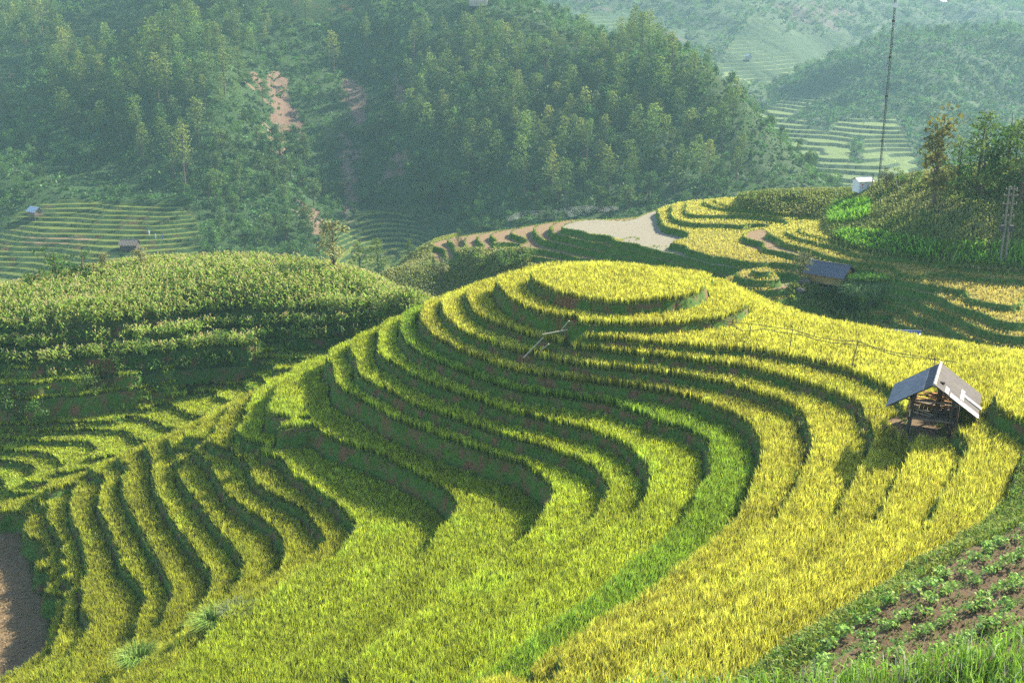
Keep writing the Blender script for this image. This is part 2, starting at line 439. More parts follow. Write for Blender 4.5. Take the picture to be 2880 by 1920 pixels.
def gather(CTL, LVS, up_h=RICE_H, step=2.0, extra=()):
    P, Z = [], []
    for lev, s in CTL:
        pts, up = parse(s)
        z = LVS[lev]; prev = None
        for q, u in zip(pts, up):
            if q is None: prev = None; continue
            w3 = at_z(q[0], q[1], z + (up_h if u else 0.0)); w3[2] = z
            if prev is not None: 
                for m in dens(prev, w3, step): P.append(tuple(m[:2])); Z.append(z)
            prev = w3
        P.append(tuple(w3[:2])); Z.append(z)
    for x, y, z in extra: P.append((x, y)); Z.append(z)
    P = np.array(P); Z = np.array(Z)
    keep = np.ones(len(P), bool)
    for i in range(len(P)):
        if keep[i]:
            keep[i + 1:] &= ~(np.hypot(P[i + 1:, 0] - P[i, 0], P[i + 1:, 1] - P[i, 1]) < 0.35)
    return P[keep], Z[keep]
exL = [(-66, 124, -38.2), (-50, 124, -38.2), (-35, 126, -38.0), (-18, 126, -36.3), (-66, 98, -48.5), (-52, 97, -48), (-42, 99, -47.2), (-34, 104, -43.5), (-26, 109, -41.8), (-20, 113, -40), (-12, 118, -37.5)]
tl = TPS(*gather(CL, LVL, extra=exL), reg=0.02)
LX0, LX1, LY0, LY1 = -66, -12, 94, 126
H = refine(tl(*np.meshgrid(np.arange(LX0, LX1 + .1, 1.0), np.arange(LY0, LY1 + .1, 1.0))), 2)
ly, lx = np.meshgrid(LY0 + np.arange(H.shape[0]) * .25, LX0 + np.arange(H.shape[1]) * .25, indexing='ij')
H = H + (noise(lx, ly, 3.5, 9) - 0.5) * 0.08
def sub_(idx):
    r = terrace(H, [LVL[i] for i in idx], .25, 0.22, lx, ly); m_ = np.array(idx); return (*r[:3], m_[np.clip(r[3], 0, len(idx) - 1)], *r[4:])
full_ = list(range(len(LVL)))
a_, b_, c_ = sub_([0, 2, 4] + full_[8:]), sub_([2] + full_[4:]), sub_(full_)
ZL, dFootL, dLipL, LvL, RisL, XsL, YsL = [np.where(lx < -41, p_, np.where(lx < -29, q_, r_)) for p_, q_, r_ in zip(a_, b_, c_)]
FL = Field(LX0, LY0, .25, ZL)
# the hill planted with maize: three banks, then the dome
PM, ZM = [], []
MZ = [-33.75, -35.05, -36.25, -38.1]          # the lips of its three banks and the foot
for s_, zi, sv in [('H -60,170 0,175 400,190 900,152 1300,95 1700,45 2050,12 2352,10 A 300,560 550,540 700,520 870,600', MZ[0], 0),
                   ('H -60,345 0,345 300,340 700,285 1000,262 1350,250 1700,215 2000,150 2352,120 A 300,700 500,680 850,655', MZ[1], -1),
                   ('H -60,470 0,470 400,475 700,440 900,420 1200,400 1700,350 2352,300', MZ[2], -2)]:
    pts, _ = parse(s_)
    pr = None
    for q in pts:
        w3 = at_z(q[0], q[1], zi if q[0] < 750 or sv == 0 else -34.7)
        for m in (dens(pr, w3, 2.0)[1:] if pr is not None else []) + [w3]:
            PM.append((m[0], m[1])); ZM.append(sv)
            if sv == -2 or (sv == -1 and q[0] > 750): PM.append((m[0], m[1] - 1.5)); ZM.append(-3.3); PM.append((m[0], m[1] - 5)); ZM.append(-8)
        pr = w3
for px, py, z in [(-80, 815, -32.2), (0, 790, -32.2), (120, 772, -32.1), (250, 742, -32.0), (400, 722, -31.8), (550, 712, -31.6), (700, 708, -31.4), (820, 722, -31.7), (920, 745, -32.1), (1010, 775, -32.6), (1090, 812, -33.1), (1140, 845, -33.6)]:
    p = at_z(px, py, z + 1.6)
    for dx, dy, d in ((0, 0, 0), (.5, 7, 1.0), (1, 17, 5)): PM.append((p[0] + dx, p[1] + dy)); ZM.append((z - d - MZ[0]) / 1.2)
for px, py, z in [(200, 850, -32.9), (500, 830, -32.6), (800, 830, -32.8), (950, 840, -33.2)]:
    p = at_z(px, py, z + .8); PM.append((p[0], p[1])); ZM.append((z - MZ[0]) / 1.2)
PM = np.array(PM); ZM = np.array(ZM)
kp = np.ones(len(PM), bool)
for i in range(len(PM)):
    if kp[i]: kp[i + 1:] &= ~(np.hypot(PM[i + 1:, 0] - PM[i, 0], PM[i + 1:, 1] - PM[i, 1]) < 0.5)
tm = TPS(PM[kp], ZM[kp], reg=0.05)
DX0, DX1, DY0, DY1, DST = -68, -6, 110, 158, 0.25
H = refine(tm(*np.meshgrid(np.arange(DX0, DX1 + .1, 1.0), np.arange(DY0, DY1 + .1, 1.0))), 2)
my, mx = np.meshgrid(DY0 + np.arange(H.shape[0]) * DST, DX0 + np.arange(H.shape[1]) * DST, indexing='ij')
H = H + (noise(mx, my, 5, 5) - 0.5) * 0.25
H_D = H
frt = my < 126
sd_ = terrace(H, [0, -1, -2, -3], DST, 0.55, mx, my)
sv_ = np.where((H >= 0) | (H < -3.02), H, np.where(frt, sd_[0], H))
Zd = np.where(sv_ >= 0, MZ[0] + 1.2 * sv_, np.interp(sv_, [-12, -3, -2, -1, 0], [-50, MZ[3], MZ[2], MZ[1], MZ[0]]))
XsD, YsD = np.where(frt & (H < 0.2) & (H > -3.02), sd_[5], mx), np.where(frt & (H < 0.2) & (H > -3.02), sd_[6], my)
RisD = (sd_[4] > .5) & frt & (H < 0)
FD = Field(DX0, DY0, DST, Zd)
# ------------------------------------------------------------------ fields behind the hill on the right, and the grassy hill above them
RTL = [-33.1, -33.5, -34.1, -34.8, -35.6, -36.6, -37.6, -38.6, -39.6, -40.4, -41.2, -42.0, -42.8, -43.6, -44.4, -45.2]
FW = {'W': (1800, 520), 'U': (1200, 560), 'M': (2160, 840), 'P': (1800, 450)}
def parse2(s, sc_of):
    pts, f = [], None
    for tok in s.split():
        if tok[0].isalpha(): f = tok
        elif tok == '|': pts.append(None)
        else:
            a, b = tok.split(','); sc = sc_of.get(f, 1344 / 720.0)
            pts.append((FW[f][0] + float(a) / sc, FW[f][1] + float(b) / sc))
    return pts, None
def gather2(CTL, LVS, sc_of, step=4.0):
    P, Z = [], []
    for lev, s in CTL:
        pts, _ = parse2(s, sc_of)
        prev = None
        for q in pts:
            if q is None: prev = None; continue
            w3 = at_z(q[0], q[1], LVS[lev])
            if prev is not None:
                for m in dens(prev, w3, step): P.append(tuple(m[:2])); Z.append(LVS[lev])
            prev = w3
        P.append(tuple(w3[:2])); Z.append(LVS[lev])
    return P, Z
CR = [
(8, 'U 480,195 500,235 560,262 700,285 800,310'), (7, 'U 575,185 600,205 700,235 850,265 1000,295 1130,325'),
(6, 'U 655,165 700,190 800,215 950,245 1100,280 1250,320 1344,345 W 350,460 450,480 520,490'),
(5, 'U 720,155 850,185 1000,225 1150,255 1344,305 W 300,400 450,440 550,470 650,495 800,515'),
(4, 'W 105,165 120,210 200,235 250,258 310,240 | W 250,275 185,305 250,330 350,370 450,410 600,450 720,470 830,480'),
(3, 'W 160,155 180,180 260,200 400,205 550,215 690,215'), (2, 'W 235,130 260,155 350,160 450,160 600,165 760,195 850,185'), (1, 'W 375,110 500,130 700,150 930,175'),
(4, 'W 430,340 500,355 560,330'), (3, 'W 590,290 640,320 750,350 850,380 950,410'), (2, 'W 670,255 P 455,258 520,295 640,330 760,358 896,385 1120,413 1344,425'),
(1, 'P 520,260 600,285 720,315 896,345 1120,375 1344,388'),
(3, 'P 896,420 1120,455 1344,485'),
(4, 'M 1750,75 1950,130 2130,205'), (5, 'M 1480,85 1550,110 1700,160 1870,240'), (6, 'M 1290,100 1450,190 1600,240 1650,265'), (7, 'M 1110,150 1130,200 1250,250 1370,285'), (8, 'M 920,175 940,230 1050,265'),
(9, 'U 335,190 345,235 395,270'), (10, 'U 270,215 300,250 340,290 370,300'), (11, 'U 200,235 215,265'), (12, 'U 140,245 150,285 170,305'), (13, 'U 85,262 100,300 150,330'), (14, 'U 20,290 50,330 105,368'),
]
PR, ZR = gather2(CR, RTL, {'M': ZS, 'P': 1344 / 1080.0})
def rp(px, py, z, back=None):
    p = at_z(px, py, z); PR.append((p[0], p[1])); ZR.append(z)
    if back:
        PR.append((p[0] * 1.03, p[1] + back)); ZR.append(z - back * 0.28)
        PR.append((p[0] * 1.1, p[1] + back * 3)); ZR.append(z - back * 1.5)
for px, py, z in [(1040, 800, -46.2), (1090, 765, -45.7), (1170, 712, -44.6), (1250, 682, -43.0), (1340, 660, -41.5), (1440, 645, -40.2), (1560, 624, -38.3), (1700, 616, -36.8), (1800, 608, -36.6),
                  (1850, 588, -35.7), (1900, 574, -34.6), (2000, 562, -33.4), (2090, 552, -31.6), (2200, 545, -31.2), (2300, 538, -30.9), (2430, 532, -30.6), (2540, 505, -27.6)]: rp(px, py, z, 10)
for px, py, z in [(2720, 475, -24.0), (2880, 450, -22.0), (3000, 440, -20.5)]: rp(px, py, z, 14)
for px, py, z in [(2314, 600, -32.9), (2341, 672, -33.0), (2430, 700, -33.0), (2520, 714, -33.0), (2700, 738, -33.0), (2880, 748, -33.0), (2600, 640, -29.8), (2600, 560, -27.6), (2800, 640, -29.3), (2800, 540, -25.8), (2440, 620, -31.0), (2700, 695, -31.2),
                  (2340, 800, -36.7), (2250, 830, -37.4), (2450, 850, -37.2), (1150, 830, -47.5), (1300, 790, -45.5), (1420, 730, -42.6), (2200, 850, -39.5), (1650, 640, -36.4), (1750, 640, -36.4), (1850, 680, -36.4), (1700, 655, -36.4), (2000, 680, -35.1), (2050, 660, -35.1), (2060, 695, -35.2), (1950, 695, -35.2), (2100, 730, -35.3)]: rp(px, py, z)
for x, y, z in [(-40, 190, -52), (-40, 160, -52), (-15, 150, -50), (10, 150, -47), (25, 135, -45), (45, 125, -43), (70, 120, -40), (0, 175, -46)]: PR.append((x, y)); ZR.append(z)
PR = np.array(PR); ZR = np.array(ZR)
kp = np.ones(len(PR), bool)
for i in range(len(PR)):
    if kp[i]: kp[i + 1:] &= ~(np.hypot(PR[i + 1:, 0] - PR[i, 0], PR[i + 1:, 1] - PR[i, 1]) < 0.7)
tr = TPS(PR[kp], ZR[kp], reg=0.02)
RX0, RX1, RY0, RY1 = -44, 100, 118, 238
H = refine(tr(*np.meshgrid(np.arange(RX0, RX1 + .1, 1.5), np.arange(RY0, RY1 + .1, 1.5))), 2)
RST = 0.375
ry, rx = np.meshgrid(RY0 + np.arange(H.shape[0]) * RST, RX0 + np.arange(H.shape[1]) * RST, indexing='ij')
ZR2, dFootR, dLipR, LvR, RisR, XsR, YsR = terrace(H, RTL, RST, 0.3, rx, ry)
qR = proj(np.stack([rx, ry, H], -1))
WILD_R = poly_in(qR[..., 0], qR[..., 1], [(2070, 500), (2080, 592), (2200, 607), (2310, 612), (2325, 640), (2345, 685), (2450, 712), (2600, 742), (2760, 765), (3000, 770), (3200, 300), (2070, 300)])   # grassy hill
WILD_R |= (qR[..., 0] < 1215) | ((qR[..., 1] > 745) & (qR[..., 0] < 1500)) | ((qR[..., 1] > 700) & (qR[..., 0] < 1490) & (qR[..., 0] > 1290))
WILD_R |= poly_in(qR[..., 0], qR[..., 1], [(2215, 800), (2300, 800), (2400, 815), (2440, 860), (2440, 905), (2380, 905), (2300, 870), (2230, 850)])
bump = (noise(rx, ry, 7, 21) - .5) * 1.6
ZR2 = np.where(WILD_R, H + bump * (H > -32.0), ZR2); ZR2 = np.where((H >= RTL[0]) & ~WILD_R, RTL[0], ZR2)
XsR = np.where(WILD_R, rx, XsR); YsR = np.where(WILD_R, ry, YsR)
PALEP = [(1615, 642), (1700, 622), (1838, 610), (1852, 645), (1905, 668), (1860, 702), (1720, 666)]
isl = poly_in(qR[..., 0], qR[..., 1], PALEP) & (H > RTL[5])
ZR2 = np.where(isl, RTL[5], ZR2); LvR = np.where(isl, 5, LvR); RisR = np.where(isl, 0, RisR)
FR_ = Field(RX0, RY0, RST, ZR2)
# ------------------------------------------------------------------ wooded mountain, far valley sides
def tps_y(pts, extra=(), reg=0.05):
    P, Z = [], []
    for px, py, Y in pts:
        p = at_y(px, py, Y); P.append((p[0], p[1])); Z.append(p[2])
    for x, y, z in extra: P.append((x, y)); Z.append(z)
    return TPS(np.array(P), np.array(Z), reg)
EP = [(-200, 0, 640), (0, 0, 640), (300, 0, 625), (600, 0, 600), (800, 0, 600), (950, 10, 605), (1100, 10, 600), (1250, 15, 600),
      (1400, 50, 585), (1500, 80, 570), (1650, 118, 540), (1800, 150, 505), (1920, 190, 480), (2020, 280, 462), (2090, 350, 452), (2150, 430, 440), (2230, 510, 425), (2290, 560, 415),
      (0, 150, 560), (0, 300, 500), (150, 300, 480), (300, 200, 505), (300, 350, 465), (450, 300, 462), (550, 200, 480), (600, 350, 452), (680, 250, 490), (750, 350, 490), (850, 200, 545), (900, 350, 505),
      (1000, 200, 560), (1000, 400, 490), (1050, 550, 450), (1150, 200, 545), (1150, 400, 470), (1300, 150, 555), (1300, 350, 470), (1500, 250, 500), (1500, 450, 430), (1700, 300, 470), (1700, 450, 425), (1850, 300, 462), (1900, 450, 425), (2050, 480, 425),
      (0, 480, 420), (-200, 300, 520), (-200, 560, 392), (0, 600, 378), (150, 520, 405), (300, 480, 428), (500, 540, 410), (110, 560, 390), (300, 570, 386), (520, 570, 386), (300, 640, 366), (120, 655, 360), (560, 640, 368), (300, 700, 350), (560, 700, 352), (80, 700, 348), (0, 760, 334), (-150, 760, 334),
      (700, 500, 415), (700, 650, 375), (850, 600, 400), (850, 720, 360), (950, 680, 385), (1100, 620, 420), (1100, 700, 390), (1250, 600, 415), (1250, 680, 385), (1500, 600, 390), (1750, 600, 385), (2000, 600, 390), (2200, 620, 385)]
EXE = [(-250, 700, 6), (-100, 720, 0), (0, 720, -12), (60, 700, -34), (100, 640, -62), (120, 610, -80), (140, 560, -95), (160, 520, -105), (190, 480, -112), (200, 430, -110), (170, 400, -105), (230, 560, -115), (230, 700, -112), (120, 700, -90), (0, 260, -90), (-120, 250, -85), (120, 300, -85), (220, 340, -100), (60, 800, -70), (-100, 800, -10), (230, 800, -110)]
te = tps_y(EP, EXE)
EX0, EX1, EY0, EY1, EST = -330, 230, 270, 730, 1.25
H = refine(te(*np.meshgrid(np.arange(EX0, EX1 + .1, 10.0), np.arange(EY0, EY1 + .1, 10.0))), 3)
ey, ex = np.meshgrid(EY0 + np.arange(H.shape[0]) * EST, EX0 + np.arange(H.shape[1]) * EST, indexing='ij')
H = H + (noise(ex, ey, 60, 31) - .5) * 7
qE = proj(np.stack([ex, ey, H], -1))
def inpoly(q, P): return poly_in(q[..., 0], q[..., 1], P)
PAD_E = inpoly(qE, [(-400, 660), (20, 640), (60, 600), (130, 565), (300, 572), (520, 566), (560, 640), (580, 700), (560, 760), (-400, 900)])       # bench of fields, left
PAD_E |= inpoly(qE, [(980, 590), (1200, 590), (1310, 640), (1310, 720), (1000, 790), (930, 790), (940, 650)])
PAD_E |= inpoly(qE, [(90, 60), (300, 40), (480, 0), (480, 40), (420, 150), (300, 165), (150, 130)]) | inpoly(qE, [(-300, 160), (60, 165), (60, 235), (-300, 240)])
PAD_E |= inpoly(qE, [(745, -60), (1000, -60), (1000, 30), (930, 60), (800, 55), (745, 5)]) | inpoly(qE, [(1250, 15), (1330, 25), (1480, 65), (1620, 105), (1760, 140), (1740, 150), (1600, 128), (1500, 118), (1440, 100), (1400, 60)])
def steps(H, dz, wid, X, Y, st, off=0.0):
    lv = np.arange(np.ceil(H.max() / dz) * dz + off, H.min() - dz, -dz)
    return terrace(H, list(lv), st, wid, X, Y)
tE = steps(H + (noise(ex, ey, 45, 77) - .5) * 3.0, 1.7, 0.55, ex, ey, EST)
tE2 = steps(H + (noise(ex, ey, 30, 78) - .5) * 1.6, 0.85, 0.5, ex, ey, EST)
tE = [np.where(ey < 425, b_, a_) for a_, b_ in zip(tE, tE2)]
ZE = np.where(PAD_E, tE[0], H + (noise(ex, ey, 12, 33) - .5) * 3.0)
XsE, YsE = np.where(PAD_E, tE[5], ex), np.where(PAD_E, tE[6], ey)
SLIDE = [[(690, 200), (720, 205), (745, 250), (722, 255)], [(755, 205), (790, 210), (815, 235), (820, 300), (850, 370), (870, 392), (800, 395), (770, 330), (755, 270)], [(733, 330), (755, 350), (790, 400), (812, 440), (808, 480), (780, 430)],
         [(962, 220), (1008, 220), (1030, 290), (1010, 360), (990, 372), (975, 300), (962, 270)], [(1100, 225), (1140, 240), (1140, 290), (1105, 280)], [(960, 380), (1020, 440), (1000, 460), (985, 640), (970, 640), (968, 470)], [(1060, 310), (1090, 345), (1050, 340)],
         [(820, 560), (900, 590), (925, 640), (880, 650), (830, 610)], [(1100, 430), (1140, 420), (1130, 480), (1060, 530), (1090, 480)]]
slide = np.zeros(H.shape)
wob = np.stack([(noise(ex, ey, 6, 51) - .5) * 60, (noise(ex, ey, 6, 52) - .5) * 60], -1)
for pl in SLIDE: slide = np.maximum(slide, inpoly(qE + wob, pl) * 1.0)
FE = Field(EX0, EY0, EST, ZE)
# right-hand mountain and the slopes beyond it
FP = [(2290, 260, 900), (2330, 190, 930), (2400, 150, 960), (2500, 115, 975), (2600, 100, 980), (2700, 95, 985), (2800, 85, 990), (2900, 95, 990), (3050, 110, 1000),
      (2000, 430, 760), (2100, 350, 830), (2200, 300, 870), (2150, 430, 740), (2300, 380, 780), (2500, 300, 840), (2700, 250, 880), (2880, 250, 900), (2300, 500, 640), (2500, 450, 690), (2600, 380, 760), (2880, 380, 800), (2200, 560, 560), (2400, 560, 580), (2700, 500, 680), (3050, 300, 880), (3050, 500, 740)]
FXX = [(60, 700, -105), (60, 900, -110), (120, 1000, -110), (200, 1040, -100), (330, 1090, -70), (450, 1090, -60), (120, 560, -105), (250, 520, -100), (400, 560, -90), (330, 1200, -120), (100, 1200, -120), (520, 1200, -120)]
tf = tps_y(FP, FXX)
GX0, GX1, GY0, GY1, GST = 70, 530, 540, 1130, 2.0
H = refine(tf(*np.meshgrid(np.arange(GX0, GX1 + .1, 16.0), np.arange(GY0, GY1 + .1, 16.0))), 3)
fy, fx = np.meshgrid(GY0 + np.arange(H.shape[0]) * GST, GX0 + np.arange(H.shape[1]) * GST, indexing='ij')
H = H + (noise(fx, fy, 80, 41) - .5) * 10
qF = proj(np.stack([fx, fy, H], -1))
PAD_F = inpoly(qF, [(2130, 320), (2240, 250), (2300, 215), (2420, 225), (2340, 270), (2280, 290), (2200, 340), (2400, 330), (2520, 330), (2560, 400), (2620, 600), (2100, 640), (2060, 420)])
PAD_F &= ~inpoly(qF + 0, [(2270, 300), (2360, 330), (2330, 375), (2280, 360)]) & ~inpoly(qF, [(2400, 390), (2430, 385), (2420, 460), (2390, 460)])
tF = steps(H + (noise(fx, fy, 70, 78) - .5) * 5.0, 1.8, 0.6, fx, fy, GST)
ZF = np.where(PAD_F, tF[0], H + (noise(fx, fy, 22, 43) - .5) * 7.0)
XsF, YsF = np.where(PAD_F, tF[5], fx), np.where(PAD_F, tF[6], fy)
FF = Field(GX0, GY0, GST, ZF)
BP = [(1200, 60, 1050), (1500, 100, 1000), (1700, 150, 950), (1900, 250, 900), (2050, 320, 880), (2000, 200, 1000), (2100, 150, 1080), (2200, 200, 1060), (1700, 50, 1080), (1500, 20, 1120), (1900, 60, 1150), (2100, 60, 1180), (2400, 60, 1300), (2700, 40, 1400), (2900, 40, 1400),
      (1300, -60, 1250), (1700, -80, 1300), (2100, -80, 1400), (2500, -80, 1600), (2900, -80, 1700), (1000, -60, 1200), (500, -80, 1200), (2250, 420, 850), (3100, 0, 1600)]
tb = tps_y(BP, [(0, 900, -60), (150, 850, -110), (-300, 1100, 0), (700, 1100, -150), (400, 1150, -110), (900, 1900, 70), (-400, 1700, 60), (300, 1900, 70)])
BX0, BX1, BY0, BY1, BST = -450, 926, 860, 1820, 4.0
H = refine(tb(*np.meshgrid(np.arange(BX0, BX1 + .1, 32.0), np.arange(BY0, BY1 + .1, 32.0))), 3)
by, bx = np.meshgrid(BY0 + np.arange(H.shape[0]) * BST, BX0 + np.arange(H.shape[1]) * BST, indexing='ij')
H = H + (noise(bx, by, 110, 61) - .5) * 18
qB = proj(np.stack([bx, by, H], -1))
PAD_B = inpoly(qB, [(2120, 40), (2200, 95), (2380, 100), (2380, 130), (2240, 200), (2150, 240), (2000, 235), (2040, 160)]) | inpoly(qB, [(1600, 40), (1850, 25), (1870, 70), (1800, 100), (1700, 95)]) | inpoly(qB, [(1250, -30), (1350, -30), (1340, 20), (1260, 18)])
tB = steps(H + (noise(bx, by, 90, 79) - .5) * 6.0, 2.8, 0.6, bx, by, BST)
ZB = np.where(PAD_B, tB[0], H + (noise(bx, by, 30, 63) - .5) * 10.0)
XsB, YsB = np.where(PAD_B, tB[5], bx), np.where(PAD_B, tB[6], by)
FB = Field(BX0, BY0, BST, ZB)
# ------------------------------------------------------------------ materials
def new_mat(name):
    m = bpy.data.materials.new(name); m.use_nodes = True
    t = m.node_tree; t.nodes.clear()
    out = t.nodes.new('ShaderNodeOutputMaterial')
    return m, t, out
def N(t, kind, **kw):
    n = t.nodes.new(kind)
    for k, v in kw.items(): setattr(n, k, v)
    return n
def noise_node(t, scale, detail=4, co=None, rough=0.6):
    n = N(t, 'ShaderNodeTexNoise'); n.inputs['Scale'].default_value = scale; n.inputs['Detail'].default_value = detail; n.inputs['Roughness'].default_value = rough
    if co is not None: t.links.new(co, n.inputs['Vector'])
    return n.outputs['Fac']
def ramp(t, fac, lo, hi):
    m = N(t, 'ShaderNodeMapRange'); m.inputs[1].default_value = lo; m.inputs[2].default_value = hi
    t.links.new(fac, m.inputs[0]); return m.outputs[0]
def mixc(t, fac, a, b, mode='MIX'):
    m = N(t, 'ShaderNodeMix', data_type='RGBA', blend_type=mode)
    if isinstance(fac, float): m.inputs[0].default_value = fac
    else: t.links.new(fac, m.inputs[0])
    for i, c in ((6, a), (7, b)):
        if isinstance(c, tuple): m.inputs[i].default_value = (*c, 1)
        else: t.links.new(c, m.inputs[i])
    return m.outputs[2]
def geo(t): return N(t, 'ShaderNodeNewGeometry')
def terrain_mat(name, grass=(0.045, 0.10, 0.018), earth=(0.13, 0.075, 0.038), steep=(0.86, 0.95), earthy=(0.42, 0.58), sc=1.0, use_pad=False):
    m, t, out = new_mat(name)
    bs = N(t, 'ShaderNodeBsdfPrincipled'); bs.inputs['Roughness'].default_value = 0.95; bs.inputs['Specular IOR Level'].default_value = 0.15
    a = N(t, 'ShaderNodeAttribute', attribute_name='gcol')
    g = geo(t); pos = g.outputs['Position']
    n1 = noise_node(t, 0.9 * sc, 5, pos); n2 = noise_node(t, 6 * sc, 4, pos); n3 = noise_node(t, 0.28 * sc, 3, pos)
    flat = mixc(t, ramp(t, n2, 0.3, 0.75), a.outputs['Color'], (0.35, 0.35, 0.35), 'MULTIPLY')
    flat = mixc(t, 0.5, a.outputs['Color'], flat)
    es = mixc(t, ramp(t, n2, 0.3, 0.7), tuple(c * 0.55 for c in earth), earth)
    gs = mixc(t, ramp(t, n2, 0.3, 0.7), tuple(c * 0.5 for c in grass), grass)
    st = mixc(t, ramp(t, n1, *earthy), gs, es)
    ra = N(t, 'ShaderNodeAttribute', attribute_name='red'); rf = N(t, 'ShaderNodeMath', operation='MULTIPLY'); t.links.new(ra.outputs['Fac'], rf.inputs[0]); t.links.new(ramp(t, n2, .35, .6), rf.inputs[1]); st = mixc(t, rf.outputs[0], st, (0.20, 0.085, 0.04))
    sep = N(t, 'ShaderNodeSeparateXYZ'); t.links.new(g.outputs['True Normal'], sep.inputs[0])
    f = ramp(t, sep.outputs[2], *steep)
    if use_pad:
        pa = N(t, 'ShaderNodeAttribute', attribute_name='pad')
        mm = N(t, 'ShaderNodeMath', operation='SUBTRACT'); mm.inputs[0].default_value = 1; t.links.new(pa.outputs['Fac'], mm.inputs[1])
        mx = N(t, 'ShaderNodeMath', operation='MAXIMUM'); t.links.new(f, mx.inputs[0]); t.links.new(mm.outputs[0], mx.inputs[1]); f = mx.outputs[0]
    col = mixc(t, f, st, flat)
    t.links.new(col, bs.inputs['Base Color'])
    b = N(t, 'ShaderNodeBump'); b.inputs['Strength'].default_value = 0.6; b.inputs['Distance'].default_value = 0.12 / sc
    t.links.new(n2, b.inputs['Height']); t.links.new(b.outputs[0], bs.inputs['Normal'])
    t.links.new(bs.outputs[0], out.inputs[0])
    return m
def foliage_mat(name, trans=0.4, gloss=0.06, vary=0.0, rough=0.55):
    m, t, out = new_mat(name)
    a = N(t, 'ShaderNodeAttribute', attribute_name='col')
    c = a.outputs['Color']
    if vary:
        oi = N(t, 'ShaderNodeObjectInfo')
        hs = N(t, 'ShaderNodeHueSaturation')
        h = ramp(t, oi.outputs['Random'], 0, 1); hh = N(t, 'ShaderNodeMath', operation='MULTIPLY_ADD'); t.links.new(h, hh.inputs[0]); hh.inputs[1].default_value = 0.05 * vary; hh.inputs[2].default_value = 0.5 - 0.035 * vary
        vv = N(t, 'ShaderNodeMath', operation='MULTIPLY_ADD'); t.links.new(h, vv.inputs[0]); vv.inputs[1].default_value = -0.55 * vary; vv.inputs[2].default_value = 1 + 0.3 * vary
        t.links.new(hh.outputs[0], hs.inputs['Hue']); t.links.new(vv.outputs[0], hs.inputs['Value']); t.links.new(c, hs.inputs['Color']); c = hs.outputs[0]
    d = N(t, 'ShaderNodeBsdfDiffuse'); tr = N(t, 'ShaderNodeBsdfTranslucent'); gl = N(t, 'ShaderNodeBsdfGlossy'); gl.inputs['Roughness'].default_value = rough
    t.links.new(c, d.inputs[0]); t.links.new(c, tr.inputs[0]); gl.inputs[0].default_value = (1, 1, 1, 1)
    m1 = N(t, 'ShaderNodeMixShader'); m1.inputs[0].default_value = trans; t.links.new(d.outputs[0], m1.inputs[1]); t.links.new(tr.outputs[0], m1.inputs[2])
    m2 = N(t, 'ShaderNodeMixShader'); m2.inputs[0].default_value = gloss; t.links.new(m1.outputs[0], m2.inputs[1]); t.links.new(gl.outputs[0], m2.inputs[2])
    t.links.new(m2.outputs[0], out.inputs[0])
    return m
def plain(name, col, rough=0.85, var=0.35, sc=8.0, col2=None, metal=0.0, bump=0.3, stretch=None):
    m, t, out = new_mat(name)
    bs = N(t, 'ShaderNodeBsdfPrincipled'); bs.inputs['Roughness'].default_value = rough; bs.inputs['Metallic'].default_value = metal; bs.inputs['Specular IOR Level'].default_value = 0.3
    tc = N(t, 'ShaderNodeTexCoord'); co = tc.outputs['Object']
    if stretch:
        mp = N(t, 'ShaderNodeMapping'); mp.inputs['Scale'].default_value = stretch; t.links.new(co, mp.inputs[0]); co = mp.outputs[0]
    n = noise_node(t, sc, 5, co)
    c2 = col2 or tuple(c * (1 - var) for c in col)
    t.links.new(mixc(t, ramp(t, n, 0.35, 0.65), c2, col), bs.inputs['Base Color'])
    b = N(t, 'ShaderNodeBump'); b.inputs['Strength'].default_value = bump; b.inputs['Distance'].default_value = 0.02
    t.links.new(n, b.inputs['Height']); t.links.new(b.outputs[0], bs.inputs['Normal'])
    t.links.new(bs.outputs[0], out.inputs[0])
    return m
M_FOL = foliage_mat('foliage', 0.4, 0.015)
M_TREE = foliage_mat('tree_foliage', 0.38, 0.015, vary=1.3)
M_RICE = foliage_mat('rice_leaf', 0.5, 0.03)
M_BARK = plain('bark', (0.14, 0.10, 0.075), 0.9, 0.5, 3.0)
M_WOOD = plain('weathered_wood', (0.20, 0.155, 0.115), 0.85, 0.45, 4.0, stretch=(6, 6, 1))
M_DARKW = plain('old_dark_wood', (0.075, 0.055, 0.042), 0.85, 0.45, 4.0, stretch=(6, 6, 1))
M_POLE = plain('bamboo_pole', (0.17, 0.13, 0.10), 0.7, 0.4, 6.0)
# ------------------------------------------------------------------ ground sheets
def gcol(shape, c): 
    a = np.empty(shape + (3,), np.float32); a[:] = c; return a
def setc(a, mask, c): a[mask] = c
# main hill
gc = gcol(Zm.shape, (0.07, 0.085, 0.02))
HILLX = jx; qM = proj(np.stack([jx, jy, Zm], -1))
brown = poly_in(qM[..., 0], qM[..., 1], [(-60, 1450), (40, 1470), (75, 1560), (90, 1660), (125, 1690), (135, 1790), (120, 1850), (40, 1900), (-120, 1990)]) & (Zm < -45)
setc(gc, brown, (0.22, 0.15, 0.08))
setc(gc, dryx, (0.14, 0.095, 0.055))
rowdir = (jx * 0.80 + jy * 0.60)
rowc = (-jx * 0.60 + jy * 0.80)
furr = np.sin(rowc * 2 * np.pi / 1.55 + (noise(jx, jy, 6, 88) - .5) * 2.0)
DRYF = dryx & (HM > -22.1)
Zm = np.where(DRYF, Zm + furr * 0.16 + (noise(jx, jy, 0.7, 90) - .5) * 0.12, Zm)
Zm = np.where(dryx & ~DRYF, Zm + (noise(jx, jy, 1.6, 91) - .5) * 0.5, Zm)
setc(gc, dryx & ~DRYF, (0.06, 0.09, 0.025))
